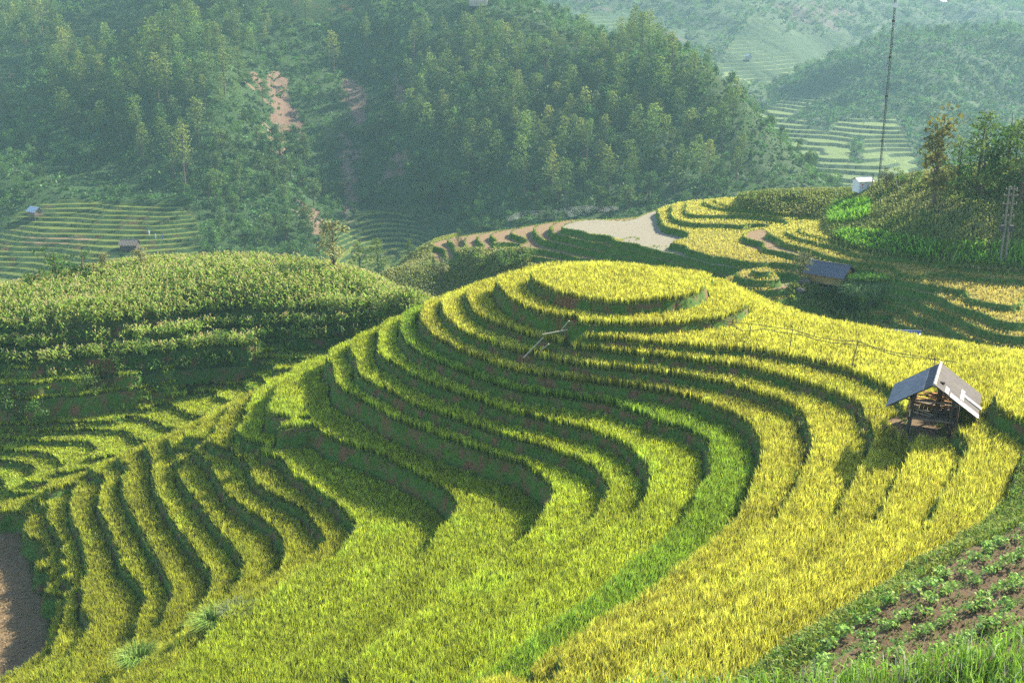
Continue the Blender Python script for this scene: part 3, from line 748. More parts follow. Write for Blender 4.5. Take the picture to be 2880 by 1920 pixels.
FM = Field(MX0, MY0, MST, Zm)
PADH = np.hypot(jx - 26.8, jy - 68.3) < 3.0
Zm = np.where(PADH, -26.15 + (noise(jx, jy, .8, 5) - .5) * .08, Zm); setc(gc, PADH, (0.20, 0.14, 0.08))
pw_ = [np.array(at_z(1610, 905, -25.2)[:2]), np.array(at_z(1600, 950, -26)[:2]), np.array(at_z(1540, 975, -26.8)[:2]), np.array(at_z(1480, 1000, -27.7)[:2])]
redM = np.zeros(Zm.shape, np.float32)
for px_, py_, zz_, rr_ in [(1600, 868, -25.0, 1.3), (1580, 893, -25.2, .9), (1855, 932, -25.9, .9), (1110, 1215, -34.6, 1.0), (1100, 1230, -35.0, .8), (1615, 925, -25.9, .7), (1470, 1003, -27.7, .6)]:
    c_ = at_z(px_, py_, zz_); redM = np.maximum(redM, (np.hypot(jx - c_[0], jy - c_[1]) + (noise(jx, jy, .8, 44) - .5) * .9 < rr_) * 1.0)
setc(gc, redM > .5, (0.22, 0.10, 0.05))
FM = Field(MX0, MY0, MST, Zm)
M_HILL = terrain_mat('hill_ground', grass=(0.085, 0.17, 0.028), earth=(0.19, 0.11, 0.055), earthy=(0.47, 0.62))
o = grid_mesh('terraced_hillside', FM, M_HILL, {'gcol': gc, 'red': redM}, smooth=False, XY=(Xs, Ys)); tag(o, kind='structure')
gl_ = gcol(ZL.shape, (0.07, 0.085, 0.02))
o = grid_mesh('valley_terrain', FL, M_HILL, {'gcol': gl_}, smooth=False, XY=(XsL, YsL)); tag(o, kind='structure')
gd = gcol(Zd.shape, (0.06, 0.085, 0.025))
redD = np.zeros(Zd.shape, np.float32)
for px_, py_, zz_, rr_ in [(455, 968, -36.6, 1.5), (490, 990, -37.2, .9), (295, 1030, -37.2, 1.1)]:
    c_ = at_z(px_, py_, zz_); redD = np.maximum(redD, (np.hypot(mx - c_[0], my - c_[1]) + (noise(mx, my, .7, 44) - .5) * 2.2 < rr_) * 1.0)
o = grid_mesh('maize_hill', FD, terrain_mat('maize_hill_ground', earthy=(0.5, 0.62), steep=(.5, .7)), {'gcol': gd, 'red': redD}, smooth=False, XY=(XsD, YsD), keep=(H_D > -4.2)); tag(o, kind='structure')
# right
qR2 = proj(np.stack([rx, ry, ZR2], -1))
gr = gcol(ZR2.shape, (0.30, 0.26, 0.07))
PALE = poly_in(qR2[..., 0], qR2[..., 1], [(1560, 645), (1620, 612), (1850, 590), (1866, 640), (1940, 668), (1975, 655), (1890, 688), (1990, 732), (2100, 762), (2240, 790), (2225, 806), (2000, 762), (1850, 716), (1720, 668)]) & (LvR == 5)
BROWN = (LvR >= 6) & (qR2[..., 0] < 2260) & (qR2[..., 1] < 830)
BROWN |= poly_in(qR2[..., 0], qR2[..., 1], [(2110, 650), (2150, 645), (2180, 690), (2330, 740), (2250, 745), (2150, 715), (2080, 690)])
BROWN |= poly_in(qR2[..., 0], qR2[..., 1], [(2160, 800), (2340, 790), (2640, 810), (2620, 850), (2460, 838), (2300, 830), (2180, 826)])
setc(gr, BROWN, (0.24, 0.165, 0.09)); setc(gr, PALE, (0.27, 0.245, 0.18))
setc(gr, WILD_R, (0.10, 0.12, 0.04))
o = grid_mesh('far_fields', FR_, terrain_mat('field_ground', grass=(0.10, 0.20, 0.03), earthy=(0.6, 0.75)), {'gcol': gr}, smooth=False, XY=(XsR, YsR)); tag(o, kind='structure')
ge = gcol(ZE.shape, (0.035, 0.075, 0.022))
setc(ge, PAD_E, (0.13, 0.17, 0.03)); 
ge[slide > 0.5] = (0.20, 0.13, 0.09)
padE = PAD_E.astype(np.float32)
setc(ge, poly_in(qE[..., 0], qE[..., 1], [(60, 660), (95, 660), (250, 664), (270, 674), (200, 686), (60, 690), (70, 675)]) & PAD_E, (0.26, 0.19, 0.10))
o = grid_mesh('wooded_mountain', FE, terrain_mat('mountain_ground', grass=(0.03, 0.075, 0.02), sc=0.25, earthy=(0.56, 0.72), steep=(0.90, 0.97), use_pad=True), {'gcol': ge, 'pad': padE}, smooth=False, XY=(XsE, YsE)); tag(o, kind='structure')
gf = gcol(ZF.shape, (0.04, 0.085, 0.03)); setc(gf, PAD_F, (0.13, 0.19, 0.045))
o = grid_mesh('distant_mountain', FF, terrain_mat('distant_ground', grass=(0.03, 0.08, 0.025), sc=0.15, earthy=(0.8, 0.9), steep=(0.90, 0.97), use_pad=True), {'gcol': gf, 'pad': PAD_F.astype(np.float32)}, smooth=False, XY=(XsF, YsF)); tag(o, kind='structure')
gb = gcol(ZB.shape, (0.04, 0.08, 0.03)); setc(gb, PAD_B, (0.14, 0.19, 0.05))
rock = noise(bx, by, 70, 99) > 0.68
setc(gb, rock & ~PAD_B, (0.09, 0.08, 0.06))
o = grid_mesh('distant_slopes', FB, terrain_mat('far_slope_ground', grass=(0.03, 0.08, 0.025), sc=0.1, earthy=(0.8, 0.9), steep=(0.90, 0.97), use_pad=True), {'gcol': gb, 'pad': PAD_B.astype(np.float32)}, smooth=False, XY=(XsB, YsB)); tag(o, kind='structure')
g0 = MB(); g0.add([(-700, -60, -124), (1100, -60, -124), (1100, 1980, -124), (-700, 1980, -124)], [(0, 1, 2, 3)])
o = g0.build('ground', plain('valley_floor', (0.04, 0.08, 0.03), 0.95, 0.4, 0.02)); tag(o, kind='structure')
# ------------------------------------------------------------------ vegetation
def inframe(p, m=0.06):
    q = proj(p); return (q[:, 0] > -2880 * m) & (q[:, 0] < 2880 * (1 + m)) & (q[:, 1] > -1920 * m) & (q[:, 1] < 1920 * (1 + m)) & (p[:, 1] > 5)
def jit(c, n, s=0.25):
    c = np.asarray(c, np.float32)
    k = np.exp((rng.random((n, 1)) - .5) * 2 * s)
    h = 1 + (rng.random((n, 3)) - .5) * s * 0.6
    return (c * k * h).astype(np.float32)
class Soup:
    """one mesh made of many blades and leaves"""
    def __init__(self): self.v, self.q, self.t, self.c, self.n = [], [], [], [], 0
    def _add(self, v, q=None, t=None, c=None):
        if q is not None: self.q.append(q + self.n)
        if t is not None: self.t.append(t + self.n)
        self.v.append(v.astype(np.float32)); self.c.append(c.astype(np.float32)); self.n += len(v)
    def blades(self, p, h, w, lean, c0, c1, droop=0.15, az=None, bend=0.35):
        n = len(p)
        if not n: return self
        h = np.broadcast_to(h, n).reshape(n, 1); w = np.broadcast_to(w, n).reshape(n, 1); lean = np.broadcast_to(lean, n).reshape(n, 1)
        a = rng.random(n) * 2 * np.pi if az is None else az
        d = np.stack([np.cos(a), np.sin(a), np.zeros(n)], -1)
        f = rng.random(n) * np.pi; s = np.stack([np.cos(f), np.sin(f), np.zeros(n)], -1)
        up = np.array([0, 0, 1.0])
        mid = p + d * lean * bend + up * h * 0.62; tip = p + d * lean + up * h * (1 - droop)
        v = np.stack([p - s * w * .4, p + s * w * .4, mid + s * w * .5, mid - s * w * .5, tip], 1).reshape(-1, 3)
        i = np.arange(n)[:, None] * 5
        c0 = np.broadcast_to(c0, (n, 3)); c1 = np.broadcast_to(c1, (n, 3))
        cm = c0 * .45 + c1 * .55
        c = np.stack([c0, c0, cm, cm, c1], 1).reshape(-1, 3)
        self._add(v, i + np.array([[0, 1, 2, 3]]), i + np.array([[3, 2, 4]]), c)
        return self
    def cards(self, p, s, c, flat=0.0, asp=1.0):
        """leaf clumps: small four-cornered faces of any tilt"""
        n = len(p)
        if not n: return self
        s = np.broadcast_to(s, n).reshape(n, 1)
        a = rng.normal(size=(n, 3)); a /= np.linalg.norm(a, axis=1, keepdims=True)
        b = rng.normal(size=(n, 3)); b[:, 2] *= (1 - flat); b -= a * (a * b).sum(1, keepdims=True); b /= np.linalg.norm(b, axis=1, keepdims=True)
        a = a * s * 0.5; b = b * s * 0.5 * asp
        k = 0.55 + rng.random((n, 4, 1)) * 0.6
        v = np.stack([-a, -b, a, b], 1) * k + p[:, None]
        i = np.arange(n)[:, None] * 4
        self._add(v.reshape(-1, 3), q=i + np.array([[0, 1, 2, 3]]), c=np.repeat(np.broadcast_to(c, (n, 3)), 4, 0))
        return self
    def build(self, name, mat, parent=None):
        g = []
        if self.q: g.append(np.concatenate(self.q))
        if self.t: g.append(np.concatenate(self.t))
        return mesh_obj(name, np.concatenate(self.v), g, mat, parent, attrs={'col': np.concatenate(self.c)})
def scatter(F, X0, X1, Y0, Y1, dens_, ok=None, seed=0):
    n = int((X1 - X0) * (Y1 - Y0) * dens_)
    x = X0 + rng.random(n) * (X1 - X0); y = Y0 + rng.random(n) * (Y1 - Y0)
    p = np.stack([x, y, F(x, y)], -1)
    k = inframe(p)
    if ok is not None: k &= ok(x, y)
    return p[k]
def grid_scatter(F, X0, X1, Y0, Y1, dens_, ok, j=.85):
    s = dens_ ** -.5
    x, y = np.meshgrid(np.arange(X0, X1, s), np.arange(Y0, Y1, s)); x = x.ravel(); y = y.ravel()
    x = x + (rng.random(len(x)) - .5) * s * j; y = y + (rng.random(len(y)) - .5) * s * j
    p = np.stack([x, y, F(x, y)], -1); p = p[inframe(p)]
    return p[ok(p[:, 0], p[:, 1])]
def nearest(A, F, x, y):
    i = np.clip(np.round((x - F.x0) / F.st).astype(int), 0, A.shape[1] - 1); j = np.clip(np.round((y - F.y0) / F.st).astype(int), 0, A.shape[0] - 1)
    return A[j, i]
# ---- rice on the main hill
HUT = (26.8, 68.3)
pathline = np.array([at_z(1610, 905, -25.2)[:2], at_z(1600, 950, -26)[:2], at_z(1540, 975, -26.8)[:2], at_z(1480, 1000, -27.7)[:2]])
def segd(x, y, L):
    d = np.full(x.shape, 1e9)
    for a, b in zip(L[:-1], L[1:]):
        ab = b - a; t = np.clip(((x - a[0]) * ab[0] + (y - a[1]) * ab[1]) / (ab @ ab), 0, 1)
        d = np.minimum(d, np.hypot(x - a[0] - t * ab[0], y - a[1] - t * ab[1]))
    return d
def okM(x, y):
    k = (nearest(Ris, FM, x, y) < .5) & (nearest(dLip, FM, x, y) > 0.18) & (nearest(dFoot, FM, x, y) > 0.12) & ~nearest(dryx, FM, x, y) & ~nearest(brown, FM, x, y)
    k &= nearest(Lv, FM, x, y) < 21
    k &= np.hypot(x - HUT[0], y - HUT[1]) > 2.7
    k &= segd(x, y, pathline) > 0.5
    return k
RC = {0: ((.20, .25, .03), (.62, .60, .075)), 1: ((.10, .19, .02), (.30, .44, .04)), 2: ((.14, .23, .02), (.47, .53, .045)), 3: ((.15, .21, .02), (.46, .47, .045))}
def rice_cls(l): return np.where(l <= 5, 0, np.where(l == 6, 1, np.where(l <= 11, 2, 3)))
LT = np.array([1, .95, 1.04, .92, 1.05, .9, .95, 1.08, .93, 1.06, .94, 1.04, .92, 1.05, .95, 1.08, .9, 1.04, .96, 1.06, .92, 1, 1, 1])
def put_rice(S, p, cls, hgt, wid, per=12, lev=None):
    if not len(p): return
    # each point is one planted hill of rice; its blades fan out from it
    hv = np.exp((rng.random(len(p)) - .5) * .9); az = rng.random(len(p)) * 6.28; hh0 = .86 + .24 * rng.random(len(p))
    r_ = np.repeat(np.arange(len(p)), per)
    p = p[r_].copy(); cls = cls[r_]; hv = hv[r_]; hh0 = hh0[r_]; n = len(p)
    aa = rng.random(n) * 6.28; rr = .05 * rng.random(n) ** .5
    p[:, 0] += np.cos(aa) * rr; p[:, 1] += np.sin(aa) * rr
    c0 = np.array([RC[k][0] for k in range(4)])[cls]; c1 = np.array([RC[k][1] for k in range(4)])[cls]
    nz = noise(p[:, 0], p[:, 1], 3.0, 5)[:, None]
    nf = noise(p[:, 0], p[:, 1], 0.55, 15)[:, None]
    tint = 1 + (nz - .5) * .5
    if lev is not None: tint = tint * LT[lev[r_]][:, None]
    g = np.clip((nz - .55) * 3, 0, 1) * 0.5
    c1 = c1 * (1 - g) + c0 * 1.8 * g
    v = np.exp((rng.random((n, 1)) - .5) * .6) * hv[:, None]
    rp_ = (rng.random((n, 1)) < (.04 + .2 * (cls[:, None] == 0) * noise(p[:, 0], p[:, 1], 4.5, 61)[:, None])); c1 = np.where(rp_, np.array([.46, .34, .07]), c1)
    hh = hgt * (.82 + .22 * rng.random(n)) * (.92 + .16 * nf[:, 0]) * hh0
    S.blades(p, hh, wid * (.7 + .6 * rng.random(n)), .05 + .24 * rng.random(n), c0 * v * tint, c1 * v * tint * (.75 + .5 * nf), droop=.1, az=aa + rng.normal(size=n) * .5)
S = Soup()
for y0, y1, dn_, wd in [(24, 60, 34, .030), (60, 80, 26, .038), (80, 122, 18, .05)]:
    p = grid_scatter(FM, MX0, MX1, y0, y1, dn_, okM)
    lv_ = nearest(Lv, FM, p[:, 0], p[:, 1])
    put_rice(S, p, rice_cls(lv_), 0.82, wd, 6, lv_)
p = scatter(FM, MX0, -30, 50, 100, 14, lambda x, y: nearest(brown, FM, x, y)); n = len(p)
S.blades(p, .3, .07, .3, jit((.2, .15, .07), n), jit((.42, .33, .18), n), droop=.5)
o = S.build('rice', M_RICE); tag(o, 'golden and green rice standing on the terraces of the main hill', 'rice', kind='stuff')
# left valley rice
S = Soup()
def okL(x, y): return (nearest(RisL, FL, x, y) < .5) & (nearest(dLipL, FL, x, y) > .04) & (y < 122) & ~((FD(x, y) > FL(x, y)) & (nearest(H_D, FD, x, y) > -3.6) & (y > 110))
p = grid_scatter(FL, LX0, LX1, LY0, LY1, 22, okL)
put_rice(S, p, np.full(len(p), 2), .6, .065, 6)
o = S.build('rice', M_RICE); tag(o, 'lime green rice on the curved terraces of the left valley', 'rice', kind='stuff')
# ---- grass on risers and lips
S = Soup()
n = 900000
x = MX0 + rng.random(n) * (MX1 - MX0); y = MY0 + rng.random(n) * (MY1 - MY0)
dl = nearest(dLip, FM, x, y); ri = nearest(Ris, FM, x, y); lvx = nearest(Lv, FM, x, y)
dry_ = nearest(dryx, FM, x, y)
lip = (dl >= 0) & (dl < 0.16) & ~dry_
k = lip | ((ri > .5) & (rng.random(n) < np.where(lvx > 11, .9, .55) * (noise(x, y, 2.2, 71) > .33)))
x, y, lip, lvx = x[k], y[k], lip[k], lvx[k]
p = np.stack([x, y, FM(x, y)], -1); k = inframe(p); p, lip, lvx = p[k], lip[k], lvx[k]
n = len(p)
hg = np.where(lip, .10 + .12 * rng.random(n), .16 + .2 * rng.random(n)) * np.where(lvx > 11, 1.5, 1.0)
cg = np.where(lip[:, None], np.array([.19, .30, .04]), np.array([.09, .21, .03])) * np.exp((rng.random((n, 1)) - .5) * .9)
S.blades(p, hg, .05, .12 + .15 * rng.random(n), cg * .7, cg, droop=.3)
jj, ii = np.where((dLip >= 0) & (dLip < .26) & (Ris < .5) & ~dryx & (Lv < 21)); r_ = np.repeat(np.arange(len(ii)), 3)
p = np.stack([MX0 + ii[r_] * MST + (rng.random(len(r_)) - .5) * .25, MY0 + jj[r_] * MST + (rng.random(len(r_)) - .5) * .25, np.zeros(len(r_))], -1); p[:, 2] = Zm[jj[r_], ii[r_]]
p = p[inframe(p)]; n = len(p); nz_ = noise(p[:, 0], p[:, 1], 1.7, 31)[:, None]
cg = (np.array([.20, .34, .05]) * (1 - nz_) + np.array([.40, .36, .15]) * nz_) * np.exp((rng.random((n, 1)) - .5) * .6)
S.blades(p, .10 + .10 * rng.random(n), .05, .12, cg * .8, cg, droop=.3)
o = S.build('grass', M_FOL); tag(o, 'short green grass on the banks and lips of the main terraces', 'grass', kind='stuff')
S = Soup()
p = scatter(FL, LX0, LX1, LY0, LY1, 30, lambda x, y: (nearest(RisL, FL, x, y) > .5) | (nearest(dLipL, FL, x, y) < .15))
cg = jit((.06, .14, .02), len(p), .5); S.blades(p, .2, .06, .2, cg * .7, cg, droop=.3)
p = scatter(FD, DX0, DX1, DY0, 128, 26, lambda x, y: (FD(x, y) < MZ[0] + .3) & (nearest(H_D, FD, x, y) > -3.05))
cg = jit((.075, .16, .03), len(p), .5); S.blades(p, .35, .09, .25, cg * .7, cg, droop=.3)
o = S.build('grass', M_FOL); tag(o, 'rough grass on the banks under the maize hill', 'grass', kind='stuff')
# leafy scrub on the steep bank between the maize hill and the left valley
S = Soup(); p = scatter(FL, LX0, LX1, 104, LY1, 9, lambda x, y: ((nearest(RisL, FL, x, y) > .5) | (nearest(dLipL, FL, x, y) < .3)) & (FL(x, y) > -41.8) & (noise(x, y, 4, 19) > .62))
r_ = np.repeat(np.arange(len(p)), 9); q = p[r_] + rng.normal(size=(len(r_), 3)) * .28 + np.array([0, 0, .25]); hl_ = np.exp((rng.random((len(p), 1)) - .5) * 1.0)
S.cards(q, .24, np.array([.10, .22, .035]) * hl_[r_] * np.exp((rng.random((len(q), 1)) - .5) * .6))
p = scatter(FD, DX0, DX1, DY0, 128, 5, lambda x, y: nearest(RisD, FD, x, y) & (nearest(H_D, FD, x, y) > -3.05) & (noise(x, y, 3, 20) > .45))
r_ = np.repeat(np.arange(len(p)), 9); q = p[r_] + rng.normal(size=(len(r_), 3)) * .3 + np.array([0, 0, .25]); hl_ = np.exp((rng.random((len(p), 1)) - .5) * 1.0)
S.cards(q, .26, np.array([.11, .24, .035]) * hl_[r_] * np.exp((rng.random((len(q), 1)) - .5) * .6))
tag(S.build('undergrowth', M_FOL), 'leafy green scrub on the steep banks below the maize', 'undergrowth', kind='stuff')
# ---- maize
S = Soup()
p = scatter(FD, DX0, DX1, 112, 142, 4.6, lambda x, y: ~nearest(RisD, FD, x, y) & (nearest(H_D, FD, x, y) > -2.6))
n = len(p)
hh = 1.15 + .5 * rng.random(n)
S.blades(p, hh, .07, .12, jit((.10, .16, .03), n, .3), jit((.20, .24, .06), n, .3))
for k_ in range(6):
    q = p.copy(); q[:, 2] += hh * (.2 + .11 * k_)
    c = jit((.24, .35, .05), n, .45); cd = jit((.50, .50, .15), n, .3)
    m_ = (rng.random((n, 1)) < .4)
    S.blades(q, .42 + .2 * rng.random(n), .15, .5 + .35 * rng.random(n), c, np.where(m_, cd, c * 1.25), droop=.85, bend=.55)
q = p.copy(); q[:, 2] += hh * .85
k = rng.random(n) < .6
for _ in range(2): S.blades(q[k], .36, .09, .1, jit((.42, .38, .16), k.sum(), .3), jit((.58, .48, .26), k.sum(), .3), droop=.0)
o = S.build('maize', M_FOL); tag(o, 'ripening maize with pinkish tassels covering the low hill on the left', 'maize', kind='stuff')
# ---- right-hand fields
S = Soup()
def okR(x, y): return (nearest(RisR, FR_, x, y) < .5) & ~nearest(WILD_R | BROWN | PALE, FR_, x, y) & (nearest(dLipR, FR_, x, y) > .1) & (x > 10)
p = scatter(FR_, RX0, RX1, RY0, RY1, 16, okR); n = len(p)
q = proj(p); ol = np.clip((q[:, 1] - 640) / 120, 0, 1)[:, None]
c1 = np.array([.55, .53, .10]) * (1 - ol) + np.array([.50, .43, .10]) * ol
v = np.exp((rng.random((n, 1)) - .5) * .6)
S.blades(p, .42, .13, .15, c1 * v * .6, c1 * v, droop=.1)
o = S.build('rice', M_RICE); tag(o, 'ripe ochre rice on the curved fields behind the hill', 'rice', kind='stuff')
S = Soup()
def okW(x, y): return nearest(WILD_R, FR_, x, y)
p = scatter(FR_, RX0, RX1, RY0, RY1, 22, okW); n = len(p)
nz = noise(p[:, 0], p[:, 1], 6, 17)[:, None]; v = np.exp((rng.random((n, 1)) - .5) * .8)
cg = (np.array([.15, .27, .04]) * (1 - nz) + np.array([.44, .42, .15]) * nz) * v
S.blades(p, .5 + .5 * rng.random(n), .16, .4, cg * .6, cg, droop=.3)
p = scatter(FR_, RX0, RX1, RY0, RY1, 26, lambda x, y: (nearest(RisR, FR_, x, y) > .5) | (nearest(dLipR, FR_, x, y) < .3) & ~nearest(WILD_R, FR_, x, y))
n = len(p); lp = (nearest(RisR, FR_, p[:, 0], p[:, 1]) < .5)[:, None]
cg = np.where(lp, np.array([.34, .42, .07]), np.array([.09, .22, .03])) * np.exp((rng.random((n, 1)) - .5) * .6)
S.blades(p, .25, .13, .2, cg * .7, cg, droop=.3)
o = S.build('grass', M_FOL); tag(o, 'wild grass on the right-hand hill and the banks of its fields', 'grass', kind='stuff')
# bright tall grass belts
S = Soup()
for P_ in ([(2345, 668), (2370, 655), (2480, 660), (2600, 690), (2750, 690), (2900, 705), (2900, 760), (2700, 748), (2500, 718), (2400, 700)], [(2325, 600), (2350, 575), (2440, 575), (2450, 610), (2400, 632), (2330, 635)]):
    p = scatter(FR_, 30, RX1, RY0, RY1, 26, lambda x, y: poly_in(*(proj(np.stack([x, y, FR_(x, y)], -1)).T), P_)); n = len(p)
    kk = rng.random(n) < noise(p[:, 0], p[:, 1], 3, 8) * 2.4 - .15; p = p[kk]; n = len(p)
    cg = jit((.24, .50, .05), n, .5); S.blades(p, (.7 + 1.3 * rng.random(n)) * (.5 + noise(p[:, 0], p[:, 1], 4, 9)), .18, .6, cg * .4, cg, droop=.25)
o = S.build('reeds', M_FOL); tag(o, 'bright green tall grass along the foot of the right-hand hill', 'tall grass', kind='stuff')
# ---- foreground: grass border of the dry field, weeds, long blades at the bottom edge
S = Soup()
def okB(x, y): return nearest(dryx & ~DRYF, FM, x, y)
p = scatter(FM, 5, MX1, MY0, 66, 70, okB); n = len(p)
nz = noise(p[:, 0], p[:, 1], 1.5, 23)[:, None]
cg = (np.array([.16, .28, .03]) * nz + np.array([.36, .38, .08]) * (1 - nz)) * np.exp((rng.random((n, 1)) - .5) * .9)
S.blades(p, .25 + .3 * rng.random(n), .045, .25, cg * .6, cg, droop=.3)
S.cards(p[:: 4] + np.array([0, 0, .25]), .16, jit((.09, .2, .03), len(p[::4]), .5))
o = S.build('grass', M_FOL); tag(o, 'weedy green border between the golden rice and the dug field', 'grass', kind='stuff')
# ------------------------------------------------------------------ trees
def tree_meshes(kind, seed, hgt):
    """trunk mesh and crown mesh of one tree, base at the origin"""
    global rng
    rs = rng; rng = np.random.default_rng(seed)
    pr = random.Random(seed)
    mb = MB(); S = Soup()
    bend = (pr.uniform(-.05, .05) * hgt, pr.uniform(-.05, .05) * hgt)
    def ax(t): return Vector((bend[0] * t * t, bend[1] * t * t, hgt * t))
    r0 = hgt * .014 + .05
    mb.tube([ax(t) for t in (0, .2, .45, .7, .92)], [r0 * 1.25, r0, r0 * .75, r0 * .45, r0 * .15], 6)
    if kind in ('pine', 'fir'):
        n, lo = (46, .34) if kind == 'pine' else (60, .08)
        P_, S_, C_ = [], [], []
        for i in range(n):
            t = lo + (1 - lo) * (i / n) ** .9 * .97
            L = hgt * ((.30 if kind == 'pine' else .36) * (1 - t) ** .62 + .035) * pr.uniform(.55, 1.15)
            a = i * 2.4 + pr.uniform(-.4, .4)
            d = Vector((math.cos(a), math.sin(a), pr.uniform(.05, .45)))
            b = ax(t)
            if i % 2 == 0: mb.tube([b, b + d * L * .8], [r0 * .22, r0 * .06], 4, cap=False)
            m = int(10 + L * 3.2)
            for _ in range(m):
                u = pr.uniform(.3, 1.05)
                P_.append(b + d * L * u + Vector((pr.gauss(0, .13) * L, pr.gauss(0, .13) * L, pr.gauss(0, .08) * L + .02 * L)))
        p = np.array(P_)
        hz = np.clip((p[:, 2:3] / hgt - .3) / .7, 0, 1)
        c = (np.array([.035, .10, .025]) * (1 - hz) + np.array([.17, .25, .05]) * hz) * np.exp((rng.random((len(p), 1)) - .5) * .8)  # needles lighten with height: sunlit crown tips painted into the colour
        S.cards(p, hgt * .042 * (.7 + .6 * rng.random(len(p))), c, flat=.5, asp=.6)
    elif kind in ('broad', 'bush', 'column', 'pale'):
        nb = {'broad': 15, 'bush': 10, 'column': 13, 'pale': 12}[kind]
        P_ = []; clr = []
        for i in range(nb):
            if kind == 'column':
                t = .22 + .72 * i / nb; rad = hgt * pr.uniform(.08, .12) * (1.9 if i > nb * .62 else 1.15); c0 = ax(t) + Vector((pr.gauss(0, .05), pr.gauss(0, .05), 0)) * hgt
            else:
                t = pr.uniform(.42, .9) if kind != 'bush' else pr.uniform(.2, .75)
                sp = (.24 if kind != 'bush' else .42) * hgt * math.sqrt(max(.1, 1 - abs(t - .6) * 1.6))
                a = pr.uniform(0, 6.28); c0 = ax(t) + Vector((math.cos(a), math.sin(a), 0)) * sp * pr.uniform(.3, 1); rad = hgt * pr.uniform(.10, .17) * (1.25 if kind == 'bush' else 1)
            if kind != 'bush' or i % 3 == 0: mb.tube([ax(max(.15, t - .25)), c0], [r0 * .45, r0 * .12], 4, cap=False)
            k = 46 if kind != 'column' else 44
            q = rng.normal(size=(k, 3)); q /= np.linalg.norm(q, axis=1, keepdims=True); q *= rad * (rng.random((k, 1)) ** .4)
            q[:, 2] *= .75
            P_.append(np.array(c0) + q); clr.append(np.full((k, 1), pr.uniform(.65, 1.3)))
        p = np.concatenate(P_); cl = np.concatenate(clr)
        base = {'broad': (.06, .135, .03), 'bush': (.09, .19, .035), 'column': (.10, .12, .03), 'pale': (.22, .24, .10)}[kind]
        S.cards(p, hgt * .05 * (.7 + .7 * rng.random(len(p))), np.array(base) * cl * np.exp((rng.random((len(p), 1)) - .5) * .7))
    rng = rs
    return mb, S
PROTO = {}
def proto(kind, seed, hgt):
    k = (kind, seed)
    if k not in PROTO:
        mb, S = tree_meshes(kind, seed, hgt)
        me = bpy.data.meshes.new('trunk'); me.from_pydata(mb.v, [], mb.f); me.materials.append(M_BARK)
        o = S.build('crown', M_TREE); cm = o.data; bpy.data.objects.remove(o)
        PROTO[k] = (me, cm)
    return PROTO[k]
def plant(name, kind, seed, h0, loc, s, rz, label, cat='tree', group=None, tilt=0.0):
    me, cm = proto(kind, seed, h0)
    r = empty(name, loc, rz); r.scale = (s, s, s)
    if tilt: r.rotation_euler[1] = tilt
    for nm, d in (('trunk', me), ('crown', cm)):
        c = bpy.data.objects.new(nm, d); COL.objects.link(c); c.parent = r
    tag(r, label, cat, group)
    return r
# wooded mountain: pick ground points, keep those that show in the wooded parts of the picture
def cand(F, x0, x1, y0, y1, n):
    x = x0 + rng.random(n) * (x1 - x0); y = y0 + rng.random(n) * (y1 - y0)
    p = np.stack([x, y, F(x, y)], -1); return p[inframe(p, .03)]
pine_z = [[(150, 130), (420, 60), (480, -60), (760, -60), (760, 120), (700, 200), (690, 330), (570, 380), (540, 540), (470, 480), (350, 420), (200, 420), (130, 300)], [(0, -80), (130, -80), (140, 140), (60, 160), (0, 150)],
          [(1130, 180), (1250, 120), (1420, 130), (1600, 150), (1800, 130), (1930, 200), (2050, 300), (2100, 400), (2090, 520), (1950, 560), (1700, 560), (1500, 560), (1300, 560), (1200, 480), (1130, 380)]]
fields_e = PAD_E
def wood_ok(p): return ~nearest(PAD_E, FE, p[:, 0], p[:, 1]) & (nearest(slide, FE, p[:, 0], p[:, 1]) < .5) & ~poly_in(*(proj(p).T), [(150, 480), (420, 470), (520, 560), (100, 570)])
C_ = cand(FE, EX0, EX1, 330, 640, 26000); C_ = C_[wood_ok(C_)]
q = proj(C_)
inp = np.zeros(len(C_), bool)
for z in pine_z: inp |= poly_in(q[:, 0], q[:, 1], z)
slope_n = 1
pines = C_[inp]; pines = pines[rng.permutation(len(pines))]
sel = []
for p in pines:
    if all((p[0] - s_[0]) ** 2 + (p[1] - s_[1]) ** 2 > 26 for s_ in sel): sel.append(p)
    if len(sel) >= 620: break
sel.sort(key=lambda p: p[1])
def where_words(px, py):
    h = 'left' if px < 700 else ('middle' if px < 1300 else 'right')
    v = 'high up' if py < 220 else ('half way up' if py < 400 else 'low down')
    return h, v
n_ind = 0
rest = []
for i, p in enumerate(sel):
    hgt = random.uniform(8.5, 20)
    px, py = proj(p)
    if i % 5 < 2 and n_ind < 230:
        h, v = where_words(px, py)
        plant('pine_tree', 'pine', 100 + i % 7, 15, tuple(p), hgt / 15, random.uniform(0, 6.28), 'tall pine %s among the dense wood on the %s of the far mountainside' % (v, h), 'pine tree', 'pines in the wood on the mountain, %s, %s' % (h, v))
        n_ind += 1
    else: rest.append((p, hgt))
